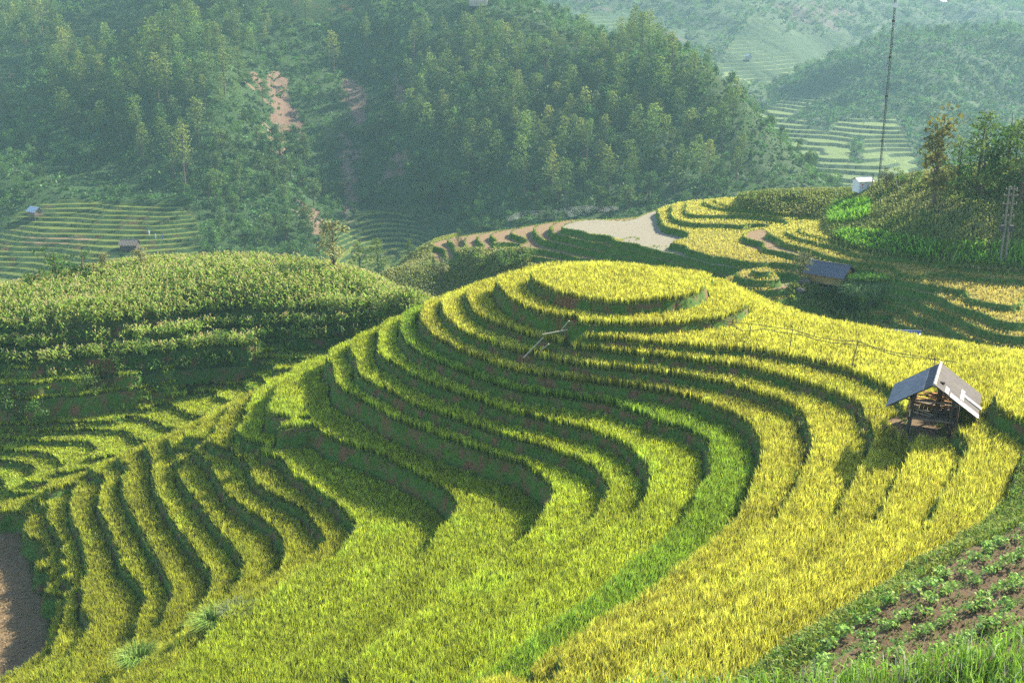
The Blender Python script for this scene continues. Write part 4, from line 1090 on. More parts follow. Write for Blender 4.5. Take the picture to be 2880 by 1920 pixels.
# the remaining trees of the wood as one mass
def mass(items, kinds, name, label):
    V, Q, Cc, off = [], [], [], 0
    for i, (p, hgt) in enumerate(items):
        kd, sd = kinds[i % len(kinds)]
        _, cm = proto(kd, sd, 15)
        key = ('arr', kd, sd); hgt = hgt * (.8 if kd in ('broad', 'bush') and hgt > 9 else 1)
        if key not in PROTO:
            nv = len(cm.vertices); co = np.empty(nv * 3, np.float32); cm.vertices.foreach_get('co', co)
            cl = np.empty(nv * 4, np.float32); cm.attributes['col'].data.foreach_get('color', cl)
            PROTO[key] = (co.reshape(-1, 3), cl.reshape(-1, 4)[:, :3])
        co, cl = PROTO[key]
        m4 = len(co) // 4; step_ = 2 if hgt < 9 else 1
        a = random.uniform(0, 6.28); ca, sa = math.cos(a), math.sin(a); s = hgt / 15
        R_ = np.array([[ca, sa, 0], [-sa, ca, 0], [0, 0, 1]])
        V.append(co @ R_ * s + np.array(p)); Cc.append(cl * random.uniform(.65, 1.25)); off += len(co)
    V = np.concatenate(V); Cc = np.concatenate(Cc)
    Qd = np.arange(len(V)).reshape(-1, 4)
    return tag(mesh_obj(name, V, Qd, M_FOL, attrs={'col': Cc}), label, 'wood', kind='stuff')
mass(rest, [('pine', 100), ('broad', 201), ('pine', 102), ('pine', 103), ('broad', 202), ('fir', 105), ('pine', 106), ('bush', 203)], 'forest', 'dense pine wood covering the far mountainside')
# broad-leaved trees and scrub of the mountain
ob = C_[~inp]; ob = ob[rng.permutation(len(ob))]
sb = []
for p in ob:
    if all((p[0] - s_[0]) ** 2 + (p[1] - s_[1]) ** 2 > 12 for s_ in sb): sb.append(p)
    if len(sb) >= 1500: break
mass([(p, random.uniform(4, 8) * (1.25 if (proj(p)[0] > 540 and proj(p)[0] < 900 and proj(p)[1] > 380) else 1.0)) for p in sb], [('broad', 201), ('broad', 202), ('bush', 203), ('bush', 204)], 'forest', 'dark broad-leaved scrub and small trees on the far mountainside')
# single broad-leaved trees low on the slope
k_ = 0
for p in sb:
    px, py = proj(p)
    if 560 < px < 900 and 400 < py < 720 or 1150 < px < 2000 and 500 < py < 600:
        plant('broadleaf_tree', 'broad', 210 + k_ % 4, 9, tuple(p + np.array([1.5, -1.5, -.3])), random.uniform(.8, 1.25), random.uniform(0, 6.28), 'round dark broad-leaved tree on the lower slope below the landslides' if px < 950 else 'round broad-leaved tree at the foot of the pine wood', 'tree', 'broad-leaved trees low on the slope' if px < 950 else 'broad-leaved trees at the foot of the pine wood')
        k_ += 1
        if k_ >= 60: break
# lone trees that stand out
for i, (px, py, hgt, kd, lab) in enumerate([
    (940, 205, 20, 'pine', 'lone slender pine with a bare trunk above the landslides'), (1165, 160, 17, 'pine', 'broad sunlit pine right of the lone slender pine'), (1030, 135, 15, 'pine', 'sunlit pine between the slender pine and the broad pine'),
    (860, 60, 15, 'pine', 'pale pine in front of the topmost far field'), (740, 300, 11, 'pine', 'small yellow-green pine between two bare soil scars'), (520, 520, 22, 'pine', 'tall twin-crowned pine lowest on the left spur'), (490, 505, 20, 'pine', 'tall leaning pine beside the twin-crowned pine on the left spur'), (405, 470, 17, 'pine', 'single dark pine above the maize patch'),
    (1380, 215, 17, 'broad', 'large round sunlit tree in the middle of the far ridge'), (1530, 200, 15, 'broad', 'sunlit rounded tree near the far ridge fields'), (1660, 215, 16, 'pine', 'sunlit cone-shaped pine below the ridge fields'), (1710, 540, 17, 'pine', 'slim pine with a bare trunk near the foot of the wood'), (1590, 590, 18, 'pine', 'slim pine above the smoke')]):
    h = FE.hit(px, py, 250, 700)
    if h: plant('pine_tree' if kd == 'pine' else 'broadleaf_tree', kd, 100 + i % 7 if kd == 'pine' else 210, 15 if kd == 'pine' else 9, tuple(h), hgt / (15 if kd == 'pine' else 9), i * 1.3, lab, 'pine tree' if kd == 'pine' else 'tree')
# crest of the right-hand mountain and the scrub on it
Cf = cand(FF, GX0, GX1, 600, 1050, 16000); Cf = Cf[~nearest(PAD_F, FF, Cf[:, 0], Cf[:, 1])]
gyF = np.gradient(FF.Z, GST)[0]
Cf = Cf[:5200]
it = []
for p in Cf:
    g_ = FF(p[0] + 6, p[1] + 10) < FF(p[0], p[1]) - 1.0
    it.append((p, random.uniform(9, 15) if g_ else random.uniform(3, 5)))
mass(it[:2600], [('bush', 203), ('bush', 204), ('broad', 201)], 'forest', 'hazy scrub and trees on the right-hand far mountain and along its crest')
Cb = cand(FB, BX0, BX1, 900, 1700, 9000); Cb = Cb[~nearest(PAD_B, FB, Cb[:, 0], Cb[:, 1])][:2200]
mass([(p, random.uniform(5, 12)) for p in Cb], [('bush', 203), ('bush', 204)], 'forest', 'pale hazy woods on the farthest slopes')
# trees and bushes of the near hills
def at(F, px, py, t0=60, t1=400): return F.hit(px, py, t0, t1)
NT = [
 (FR_, 2625, 580, 14.0, 'column', 301, 'tree', 'tall ragged tree with a knobbly two-tiered brown-green crown on the right hill'),
 (FR_, 2690, 500, 6.5, 'pine', 104, 'pine tree', 'small dark conifer tip behind the knobbly tree'),
 (FR_, 2745, 540, 12, 'pine', 101, 'pine tree', 'dark pine in the middle of the grove on the right hill'), (FR_, 2690, 540, 8.0, 'bush', 303, 'tree', 'dense rounded shrub tree beside the knobbly tree'),
 (FR_, 2760, 560, 10.5, 'bush', 304, 'tree', 'wide grey-green tree in front of the grove'), (FR_, 2830, 520, 11, 'bush', 305, 'tree', 'pale feathery tree in the grove on the right hill'), (FR_, 2870, 570, 12, 'pine', 103, 'pine tree', 'tall dark pine cut by the right edge of the picture'),
 (FR_, 2800, 545, 7, 'broad', 306, 'tree', 'low dark tree between the pines on the right hill'), (FR_, 2850, 510, 9, 'pine', 105, 'pine tree', 'pine at the back of the grove on the right hill'),
 (FR_, 2560, 545, 4.5, 'bush', 307, 'bush', 'olive bush left of the knobbly tree'), (FR_, 2490, 540, 4.5, 'pale', 308, 'bush', 'pale bush right of the white shed'), (FR_, 2520, 525, 3.8, 'bush', 309, 'bush', 'round bush behind the mast'),
 (FR_, 2500, 640, 2.2, 'bush', 310, 'bush', 'dark low bush among the dry grass above the reeds'), (FR_, 2470, 600, 2.2, 'bush', 311, 'bush', 'dark bush above the lower reed bed'), (FR_, 2600, 620, 2.4, 'bush', 312, 'bush', 'dark bush below the knobbly tree'), (FR_, 2700, 640, 2.0, 'bush', 313, 'bush', 'small bush half way down the right hill'),
 (FR_, 2735, 555, 2.6, 'bush', 314, 'bush', 'dark round bush under the grove'), (FR_, 2110, 575, 3.0, 'bush', 315, 'bush', 'bush at the left end of the grassy mound'),
 (FR_, 2257, 800, 5.0, 'pale', 316, 'tree', 'small tree with pale blossom left of the dark-roofed hut'),
 (FR_, 2380, 870, 3.2, 'bush', 317, 'bush', 'dark shrub on the bank below the dark-roofed hut'), (FR_, 2310, 845, 3.0, 'bush', 318, 'bush', 'shrub on the bank left below the dark-roofed hut'), (FR_, 2440, 885, 3.4, 'bush', 319, 'bush', 'dark shrub deepest in the hollow below the hut'),
 (FR_, 1290, 690, 3.4, 'pine', 102, 'pine tree', 'tiny conifer on the skyline of the brown fields'), (FR_, 1150, 728, 4.0, 'pine', 106, 'pine tree', 'small conifer on the skyline left of the brown fields'),
 (FR_, 1065, 785, 7.5, 'pine', 103, 'pine tree', 'slim dark conifer right of the stout conifer'), (FR_, 1015, 810, 8.5, 'pine', 100, 'pine tree', 'stout dark conifer beside the maize hill'),
 (FR_, 1240, 800, 5.5, 'pale', 320, 'tree', 'small airy tree with yellow-green leaves against the dark bank'), (FR_, 1430, 755, 5.0, 'bush', 321, 'bush', 'dark bush in the gully behind the hill'), (FR_, 1490, 740, 4.2, 'bush', 322, 'bush', 'second dark bush in the gully, nearer the hilltop'), (FR_, 1350, 770, 4.5, 'bush', 323, 'bush', 'leafy green bush left in the gully behind the hill'),
 (FD, 160, 800, 5.6, 'bush', 324, 'tree', 'dark round tree at the left end of the maize hill crest'), (FD, 235, 790, 4.8, 'bush', 325, 'tree', 'dark tree right of the leftmost tree on the maize crest'), (FD, 100, 815, 3.6, 'bush', 326, 'bush', 'low dark bush left of the trees on the maize crest'), (FD, 400, 765, 3.6, 'pale', 327, 'bush', 'pale feathery bush on the maize crest'), (FD, 300, 778, 3.4, 'pale', 328, 'bush', 'pale bush between the dark trees and the feathery bush'),
 (FD, 692, 745, 2.2, 'bush', 329, 'bush', 'small dark bush on top of the maize hill'), (FD, 940, 775, 7.5, 'pale', 330, 'tree', 'thin young tree with a bare stem on the maize hill shoulder'),
 (FL, 60, 1190, 4.0, 'bush', 331, 'bush', 'dark bush at the left edge of the left valley'), (FL, 130, 1200, 3.6, 'bush', 332, 'bush', 'leafy bush in the middle of the left valley bank'), (FL, 20, 1175, 4.2, 'bush', 333, 'bush', 'large dark bush cut by the left edge'), (FL, 270, 1105, 3.0, 'bush', 334, 'bush', 'scrubby bush between two broken rice strips'), (FL, 235, 1100, 2.6, 'bush', 335, 'bush', 'small scrub left of the scrubby bush'),
 (FD, 400, 1000, 2.6, 'bush', 336, 'bush', 'green bush beside the red soil patch'), (FD, 330, 1020, 2.4, 'bush', 337, 'bush', 'bush left of the red soil patch'), (FM, 985, 1912, 1.5, 'bush', 340, 'bush', 'dark shrub at the bottom edge, leftmost among the rice'), (FM, 1210, 1915, 1.2, 'bush', 341, 'bush', 'low dark shrub at the bottom edge in the green paddy'), (FM, 1640, 1890, 1.6, 'bush', 342, 'bush', 'round dark shrub where the golden rice meets the bottom edge'), (FM, 1760, 1895, 1.4, 'bush', 343, 'bush', 'dark shrub at the bottom edge right of the round one'), (FM, 2010, 1890, 1.5, 'bush', 344, 'bush', 'leafy shrub at the bottom edge below the golden rice'),
 (FD, 720, 985, 3.0, 'bush', 338, 'bush', 'dark bush under the right end of the maize hill'), (FD, 620, 975, 2.6, 'bush', 339, 'bush', 'bush on the bank below the maize'),
]
for F_, px, py, hgt, kd, sd, cat, lab in NT:
    h = at(F_, px, py)
    if h is None:
        for dy in range(8, 200, 8):
            h = at(F_, px, py + dy)
            if h is not None: break
    if h is None: continue
    kd = {'pine': 'fir'}.get(kd, kd) if px > 1000 else kd
    base = {'pine': 15, 'fir': 15}.get(kd, 9)
    plant('pine_tree' if kd == 'pine' else ('bush' if cat == 'bush' else 'tree'), kd, sd, base, tuple(h - Vector((0, 0, .15))), hgt / base, sd * .7, lab, cat)

# undergrowth on the far hillsides
def cover(F, X0, X1, Y0, Y1, n_, size, col, ok, lab, per=5):
    S = Soup(); p = cand(F, X0, X1, Y0, Y1, n_); p = p[ok(p)]
    cl = np.exp((noise(p[:, 0], p[:, 1], size * 6, 13) - .5)[:, None] * 1.6) * np.exp((rng.random((len(p), 1)) - .5) * .7)
    r_ = np.repeat(np.arange(len(p)), per); q = p[r_] + rng.normal(size=(len(r_), 3)) * np.array([.8, .8, .45]) * size * .55 + np.array([0, 0, size * .35])
    S.cards(q, size * (.6 + .6 * rng.random(len(q))), np.array(col) * cl[r_] * np.exp((rng.random((len(q), 1)) - .5) * .5))
    tag(S.build('undergrowth', M_FOL), lab, 'undergrowth', kind='stuff')
cover(FE, EX0, EX1, 300, 680, 34000, 1.25, (.05, .13, .028), lambda p: ~nearest(PAD_E, FE, p[:, 0], p[:, 1]) & (nearest(slide, FE, p[:, 0], p[:, 1]) < rng.random(len(p)) * 2.4), 'dense green undergrowth covering the far mountainside')
cover(FF, GX0, GX1, 560, 1080, 20000, 2.2, (.05, .13, .03), lambda p: ~nearest(PAD_F, FF, p[:, 0], p[:, 1]), 'hazy undergrowth on the right-hand far mountain', 4)
cover(FB, BX0, BX1, 880, 1750, 14000, 4.2, (.06, .12, .035), lambda p: ~nearest(PAD_B, FB, p[:, 0], p[:, 1]) & (rng.random(len(p)) < .8), 'pale undergrowth on the farthest slopes', 4)
# ------------------------------------------------------------------ the open hut on the hill
def corr_mat(name, c1, c2, per=0.076, metal=0.3, rough=0.45):
    m, t, out = new_mat(name)
    bs = N(t, 'ShaderNodeBsdfPrincipled'); bs.inputs['Roughness'].default_value = rough; bs.inputs['Metallic'].default_value = metal
    tc = N(t, 'ShaderNodeTexCoord'); mp = N(t, 'ShaderNodeMapping'); mp.inputs['Scale'].default_value = (1, 7, 1); t.links.new(tc.outputs['Object'], mp.inputs[0])
    n = noise_node(t, 1.6, 5, mp.outputs[0]); n2 = noise_node(t, 9, 3, tc.outputs['Object'])
    c = mixc(t, ramp(t, n, .35, .65), c2, c1); c = mixc(t, ramp(t, n2, .55, .75), c, tuple(x * .5 for x in c2))
    t.links.new(c, bs.inputs['Base Color']); t.links.new(bs.outputs[0], out.inputs[0]); return m
M_SHEET = corr_mat('grey_roof_sheet', (0.28, 0.285, 0.30), (0.15, 0.155, 0.165), metal=.1, rough=.7)
M_SHEETD = corr_mat('dark_roof_sheet', (0.085, 0.09, 0.10), (0.05, 0.052, 0.06), metal=.1, rough=.6)
M_BOARD = corr_mat('weathered_roof_board', (0.20, 0.17, 0.15), (0.11, 0.095, 0.085), metal=0, rough=.85)
M_PALEB = corr_mat('pale_roof_board', (0.34, 0.33, 0.33), (0.24, 0.23, 0.225), metal=0, rough=.7)
M_CAP = plain('roof_ridge_cap', (0.52, 0.47, 0.40), .7, .45, 3.0)
M_HAY = plain('stacked_planks', (0.50, 0.25, 0.07), .8, .55, 3.0, bump=.6)
def corr_sheet(name, ridge_l, ridge_r, eave_r, eave_l, mat, parent, n=40, amp=0.018, th=0.012):
    """a corrugated sheet between four corners (waves run from the ridge to the eave)"""
    V = []
    nrm = (Vector(ridge_r) - Vector(ridge_l)).cross(Vector(eave_l) - Vector(ridge_l)).normalized()
    for side in (0, 1):
        for i in range(n + 1):
            u = i / n; o_ = nrm * (math.sin(i * math.pi) * 0 + (amp if i % 2 else -amp) - side * th)
            V.append(Vector(ridge_l).lerp(Vector(ridge_r), u) + o_); V.append(Vector(eave_l).lerp(Vector(eave_r), u) + o_)
    b = 2 * (n + 1); Fs = []
    for i in range(n):
        Fs.append((2 * i, 2 * i + 1, 2 * i + 3, 2 * i + 2)); Fs.append((b + 2 * i + 2, b + 2 * i + 3, b + 2 * i + 1, b + 2 * i))
        Fs.append((2 * i + 1, b + 2 * i + 1, b + 2 * i + 3, 2 * i + 3)); Fs.append((2 * i, 2 * i + 2, b + 2 * i + 2, b + 2 * i))
    Fs += [(0, b, b + 1, 1), (2 * n, 2 * n + 1, b + 2 * n + 1, b + 2 * n)]
    m = MB(); m.add(V, Fs); return m.build(name, mat, parent)
hut = empty('field_hut', (26.98, 68.55, -26.12), -math.atan2(.41, .91))
tag(hut, 'open wooden field hut with a grey corrugated gable roof on the golden slope', 'hut')
RZ, EZ, HW, Y0, Y1 = 3.66, 1.86, 2.68, -2.45, 2.45
corr_sheet('roof_sheet', (-.03, Y1, RZ), (-.03, Y0, RZ), (-HW, Y0, EZ), (-HW, Y1, EZ), M_SHEETD, hut, 46)
corr_sheet('roof_sheet', (-.62, Y1 - .25, RZ - .37), (-.62, Y0 - .03, RZ - .37), (-HW - .04, Y0 - .03, EZ + .03), (-HW - .04, Y1 - .25, EZ + .03), M_SHEET, hut, 40)['label'] = 'lighter blue-grey sheet laid over the left side of the roof'
corr_sheet('roof_sheet', (.03, Y0, RZ), (.03, Y1, RZ), (HW, Y1, EZ), (HW, Y0, EZ), M_BOARD, hut, 46)['label'] = 'brown weathered right side of the roof'
sl_ = (RZ - EZ) / HW
def patch(x0, x1, y0, y1, mat, lab):
    o = corr_sheet('roof_board', (x0, y0, RZ - sl_ * x0 + .045), (x0, y1, RZ - sl_ * x0 + .045), (x1, y1, RZ - sl_ * x1 + .045), (x1, y0, RZ - sl_ * x1 + .045), mat, hut, 6, .01, .012); o['label'] = lab
patch(.95, HW + .03, Y0 - .04, Y0 + .75, M_PALEB, 'pale grey boards along the front of the roof')
patch(1.72, HW + .12, -.55, -.12, plain('white_board', (.5, .5, .52), .6, .15, 4), 'single white board on the right of the roof')
patch(1.5, 1.72, -1.5, .5, M_PALEB, 'short pale cross board half way down the roof')
patch(.62, .84, Y0 + .1, Y0 + 1.3, M_PALEB, 'short pale board near the ridge')
m = MB()
for i in range(7):
    y = Y0 - .05 + i * .71
    m.tube([(0, y, RZ + .03), (0, y + .73, RZ + .04)], [.105, .092], 10)
m.build('ridge_cap', M_CAP, hut)
def pst(x, y, z0, z1, r, dx=0, mat=M_DARKW, nm='post'): m = MB(); m.tube([(x, y, z0), (x + dx * .5 + .02, y, (z0 + z1) / 2), (x + dx, y, z1)], [r * 1.1, r, r * .95], 8); return m.build(nm, mat, hut)
pst(-1.32, -1.75, -.1, 2.62, .12, .12); pst(1.12, -1.7, -.1, 2.75, .10, .05); pst(-1.3, 1.8, -.1, 2.7, .1); pst(1.3, 1.8, -.1, 2.7, .1)
pst(.12, -1.1, 1.0, 3.55, .15, .28, nm='king_post'); pst(.1, 1.9, 0, 3.5, .1, nm='king_post')
for z, a, b, w_ in [(1.12, -1.45, 1.35, .12), (2.32, -1.6, 1.6, .09)]:
    for y in (-1.72, 1.8): m = MB(); m.beam((a, y, z), (b, y, z + .04), w_); m.build('beam', M_WOOD, hut)
for x in (-1.35, 1.3):
    for z in (1.1, 2.5): m = MB(); m.beam((x, -1.9, z), (x, 2.0, z), .1); m.build('beam', M_DARKW, hut)
m = MB(); m.beam((0, Y0 + .1, RZ - .12), (0, Y1 - .1, RZ - .12), .1)
for y in (-2.2, -.8, .8, 2.2):
    for s_ in (-1, 1): m.beam((0, y, RZ - .07), (s_ * (HW - .1), y, EZ + .02), .07)
m.build('rafters', M_DARKW, hut)
m = MB()
for i in range(11): m.box((-1.3 + i * .26, .1, 1.2 + random.uniform(-.01, .01)), (.23, 3.5, .04))
m.build('floor_boards', M_WOOD, hut)
m = MB()
for i in range(26): 
    x = random.uniform(-1.15, 1.15); z = 1.28 + .1 * (i // 3)
    m.beam((x - .9, random.uniform(.4, 1.5), z + random.uniform(-.05, .15)), (x + .5, random.uniform(.4, 1.5), z + random.uniform(-.05, .25)), .14, .05)
m.build('plank_pile', M_HAY, hut)
for a, b in [((-1.2, -1.6, 1.5), (-.1, -1.3, 1.25)), ((-1.15, -1.5, 1.75), (.05, -1.2, 1.3)), ((-1.3, -1.85, 1.25), (-1.25, -1.8, 2.3)), ((-1.2, -1.8, .1), (-1.15, -1.75, 1.2))]:
    m = MB(); m.beam(a, b, .07, .03); m.build('loose_board', plain('pale_board', (.52, .44, .34), .8, .3, 5), hut)
m = MB()
for i in range(14): m.box((1.46, -1.5 + i * .25, 1.25 + random.uniform(-.08, .1)), (.03, .2, 1.5 + random.uniform(-.2, .2)))
m.build('side_wall', M_WOOD, hut)
m = MB()
for i in range(12): m.box((-1.5, -1.2 + i * .26, 1.4 + random.uniform(-.1, .1)), (.03, .17, .8 + random.uniform(-.3, .2)))
m.build('side_wall', M_WOOD, hut)
# ------------------------------------------------------------------ pole fence across the slope
def zc(zm, p): return (zm[0] + p[0] / ZS, zm[1] + p[1] / ZS)
Bz, Cz, Mz = FR['B'], FR['C'], FR['M']
posts = [(zc(Bz, (1885, 740)), zc(Bz, (1875, 605))), (zc(Cz, (330, 195)), zc(Cz, (372, 30))), (zc(Cz, (708, 355)), zc(Cz, (748, 80))), (zc(Cz, (1278, 475)), zc(Cz, (1352, 185))), (zc(Cz, (2040, 560)), zc(Cz, (2060, 300))), (zc(Mz, (1965, 830)), zc(Mz, (2012, 700)))]
fence = empty('pole_fence', tuple(at_z(*posts[2][0], -26.1)))
tag(fence, 'rough fence of thin poles and sagging rails crossing the golden field above the hut', 'fence')
inv = -Vector(fence.location)
pp = []
for b, t_ in posts:
    g_ = at_z(b[0], b[1], -26.1); tp = at_y(t_[0], t_[1], g_[1]); 
    pp.append((b[0] * .3 + t_[0] * .7, g_[1]))
    m = MB(); m.tube([Vector(g_) + inv - Vector((0, 0, .2)), Vector(tp) + inv], [.045, .03], 6); m.build('post', M_POLE, fence)
pp.sort()
def ydep(px): return float(np.interp(px, [a for a, _ in pp], [b for _, b in pp]))
rails = [[(Bz, 1590, 503), (Bz, 1720, 560), (Bz, 1875, 605), (Bz, 2000, 655), (Cz, 130, 12), (Cz, 372, 34), (Cz, 560, 62), (Cz, 748, 88), (Cz, 850, 120), (Cz, 1000, 162), (Cz, 1150, 185), (Cz, 1350, 192), (Cz, 1500, 250), (Cz, 1700, 300), (Cz, 2060, 358), (Cz, 2240, 385)],
         [(Bz, 1875, 612), (Cz, 0, -2), (Cz, 200, 50), (Cz, 290, 98), (Cz, 372, 96), (Cz, 470, 82), (Cz, 560, 95), (Cz, 620, 112), (Cz, 748, 122), (Cz, 860, 140), (Cz, 950, 175), (Cz, 1100, 205), (Cz, 1350, 228), (Cz, 1430, 235), (Cz, 1600, 295), (Cz, 1750, 335), (Cz, 2060, 365), (Cz, 2170, 420), (Cz, 2260, 510), (Mz, 1800, 745), (Mz, 1900, 725), (Mz, 2012, 708), (Mz, 2100, 740), (Mz, 2220, 782)]]
for rl in rails:
    pts = []
    for zf, a, b in rl:
        q = zc(zf, (a, b)); yy = ydep(q[0]) if q[0] > pp[0][0] else pp[0][1] + (pp[0][0] - q[0]) * .03
        pts.append(Vector(at_y(q[0], q[1], yy)) + inv)
    m = MB(); m.tube(pts, .028, 5); m.build('rail', M_POLE, fence)
for i, (a, za, b, zb, lab) in enumerate([((655, 660), -25.0, (575, 755), -25.9, 'upper short pole propped at the broken bank beside the footpath'), ((410, 785), -26.0, (640, 742), -25.8, 'nearly level pole lying across the rice at the footpath'), ((418, 812), -26.2, (235, 1000), -27.7, 'longest slanting pole leading down the footpath'), ((468, 872), -26.7, (390, 938), -27.4, 'short pole beside the longest slanting pole')]):
    pa, pb = Vector(at_z(*zc(Bz, a), za + .25)), Vector(at_z(*zc(Bz, b), zb + .12))
    m = MB(); m.tube([(0, 0, 0), pa - pb], [.06, .05], 7); o = m.build('bamboo_pole', plain('dry_bamboo', (.42, .37, .28), .6, .3, 5)); o.location = pb; tag(o, lab, 'pole', 'poles at the footpath')
# low stick fence left of the hut
sf = empty('stick_fence', tuple(at_z(*zc(Mz, (960, 1150)), -26.8))); tag(sf, 'low fence of thin sticks in the rice left of the hut', 'fence')
inv = -Vector(sf.location)
for i in range(7):
    a = zc(Mz, (860 + i * 55, 1180 - i * 6)); g_ = Vector(at_z(*a, -26.8)); m = MB(); m.tube([g_ + inv, g_ + inv + Vector((.05, 0, random.uniform(1.1, 1.6)))], .02, 5); m.build('post', M_POLE, sf)
m = MB(); m.tube([Vector(at_z(*zc(Mz, (770, 1180)), -26.8)) + inv + Vector((0, 0, 1.3)), Vector(at_z(*zc(Mz, (1250, 1150)), -26.8)) + inv + Vector((0, 0, 1.25))], .015, 5); m.build('rail', M_POLE, sf)
# ------------------------------------------------------------------ buildings
M_WHITE = plain('whitewash', (.72, .73, .74), .8, .12, 2)
M_RED = plain('red_paint', (.55, .03, .02), .6, .1, 4)
def gable_hut(name, loc, rz, L, Wd, H0, HR, roofm, wallm, label, cat, over=.35, open_=False, roof2=None, stilts=0.0):
    h = empty(name, loc, rz); tag(h, label, cat)
    for s_ in (-1, 1):
        corr_sheet('roof_sheet', (-s_ * (L / 2 + over), 0, HR), (s_ * (L / 2 + over), 0, HR), (s_ * (L / 2 + over), -s_ * (Wd / 2 + over), H0 - .1), (-s_ * (L / 2 + over), -s_ * (Wd / 2 + over), H0 - .1), roofm if s_ > 0 else (roof2 or roofm), h, 24, .02, .03)
    m = MB(); m.tube([(-L / 2 - over, 0, HR + .02), (L / 2 + over, 0, HR + .02)], .09, 6); m.build('ridge_cap', roofm, h)
    z0 = stilts
    m = MB()
    for x in (-L / 2, L / 2): m.add([(x - .04, -Wd / 2, z0), (x - .04, Wd / 2, z0), (x - .04, Wd / 2, H0), (x - .04, 0, HR - .08), (x - .04, -Wd / 2, H0), (x + .04, -Wd / 2, z0), (x + .04, Wd / 2, z0), (x + .04, Wd / 2, H0), (x + .04, 0, HR - .08), (x + .04, -Wd / 2, H0)], [(0, 1, 2, 3, 4), (9, 8, 7, 6, 5), (0, 5, 6, 1), (1, 6, 7, 2), (2, 7, 8, 3), (3, 8, 9, 4), (4, 9, 5, 0)])
    for y in (-Wd / 2, Wd / 2): m.box((0, y, (z0 + H0) / 2), (L - .09, .08, H0 - z0 - .02))
    m.build('wall', wallm, h)
    if stilts:
        for x in (-L / 2, -L / 6, L / 6, L / 2):
            for y in (-Wd / 2, Wd / 2): q = MB(); q.tube([(x, y, -.6), (x, y, stilts)], .09, 6); q.build('post', M_WOOD, h)
        m = MB(); m.box((0, 0, stilts - .06), (L + .2, Wd + .2, .1)); m.build('floor', M_DARKW, h)
    return h
M_BAMW = plain('woven_bamboo_wall', (.46, .30, .11), .8, .45, 5)
g_ = FR_.hit(2335, 812, 100, 260)
BR = gable_hut('stilt_house', tuple(g_ + Vector((0, 1.2, 0.0))), R(-40), 5.2, 3.6, 2.0, 3.35, corr_mat('slate_roof_sheet', (.13, .14, .16), (.085, .09, .105), metal=.1, rough=.55), M_BAMW, 'dark-roofed bamboo hut on short stilts between the blossom tree and the pale grass clump', 'hut', over=.5, stilts=.8)
for i, (px, py, s_) in enumerate([(2262, 798, 1.0), (2250, 822, .8)]):
    g_ = FR_.hit(px, py, 100, 260); m = MB()
    bm_ = [(math.cos(a) * math.cos(b) * .9, math.sin(a) * math.cos(b) * .6, math.sin(b) * .45) for b in (-.9, -.3, .3, .9) for a in [k * .785 for k in range(8)]]
    bm_ = [tuple(c * (1 + .18 * math.sin(7 * v[0] + 5 * v[1] + 3 * v[2])) for c in v) for v in bm_]
    m.add(bm_ + [(0, 0, -.5), (0, 0, .5)], [(r_ * 8 + k, r_ * 8 + (k + 1) % 8, (r_ + 1) * 8 + (k + 1) % 8, (r_ + 1) * 8 + k) for r_ in range(3) for k in range(8)] + [(32, (k + 1) % 8, k) for k in range(8)] + [(33, 24 + k, 24 + (k + 1) % 8) for k in range(8)])
    o = m.build('boulder', plain('boulder', (.17, .15, .13), .9, .4, 2), smooth=True); o.location = g_ + Vector((0, 0, .25)); o.scale = (s_,) * 3; tag(o, ['larger grey boulder left below the dark-roofed hut', 'smaller grey boulder under the larger one'][i], 'boulder')
g_ = FR_.hit(2430, 543, 120, 320)
SH = gable_hut('equipment_shed', tuple(g_ + Vector((0, 1.2, 0))), R(12), 2.3, 2.2, 1.95, 2.45, plain('shed_roof', (.62, .60, .55), .6, .2, 3), M_WHITE, 'small white shed with two red marks standing beside the mast', 'shed', over=.3)
m = MB()
for cx, sh in ((-.62, 'h'), (.35, 's')):
    if sh == 'h': m.add([(cx - .16, -1.16, 1.35), (cx - .08, -1.16, 1.45), (cx, -1.16, 1.38), (cx + .08, -1.16, 1.45), (cx + .16, -1.16, 1.35), (cx, -1.16, 1.12)], [(0, 5, 4, 3, 2, 1)]); m.box((cx, -1.155, .95), (.2, .02, .07)); m.box((cx, -1.155, .82), (.16, .02, .07))
    else:
        for dz in (0, .13, .26): m.box((cx, -1.155, 1.12 + dz), (.24, .02, .05))
        m.box((cx, -1.15, 1.25), (.05, .02, .34))
m.build('red_mark', M_RED, SH)
m = MB(); m.box((.35, -1.15, 1.0), (.03, .03, .03)); 
g0_ = FR_.hit(2470, 530, 120, 320)
mast = empty('radio_mast', tuple(g0_)); tag(mast, 'tall thin dark guyed mast beside the white shed, reaching the upper picture edge', 'mast')
Hm = 33.5
m = MB()
for k in range(3):
    a = k * 2.094; m.tube([(math.cos(a) * .15, math.sin(a) * .15, -.3), (math.cos(a) * .15, math.sin(a) * .15, Hm)], .035, 5)
m.build('mast_tube', plain('galvanised_steel', (.12, .12, .12), .5, .3, 2, metal=.5), mast)
m = MB()
for i in range(66):
    z = i * .5
    for k in range(3):
        a, b = k * 2.094, (k + 1) * 2.094; m.beam((math.cos(a) * .15, math.sin(a) * .15, z), (math.cos(b) * .15, math.sin(b) * .15, z + .5), .03)
m.build('lattice', plain('mast_steel', (.10, .10, .11), .5, .3, 2, metal=.5), mast)
for z in (7.5, 14.5, 20.5, 26): q = MB(); q.tube([(0, 0, z), (0, 0, z + .35)], .26, 8); q.build('collar', M_DARKW, mast)
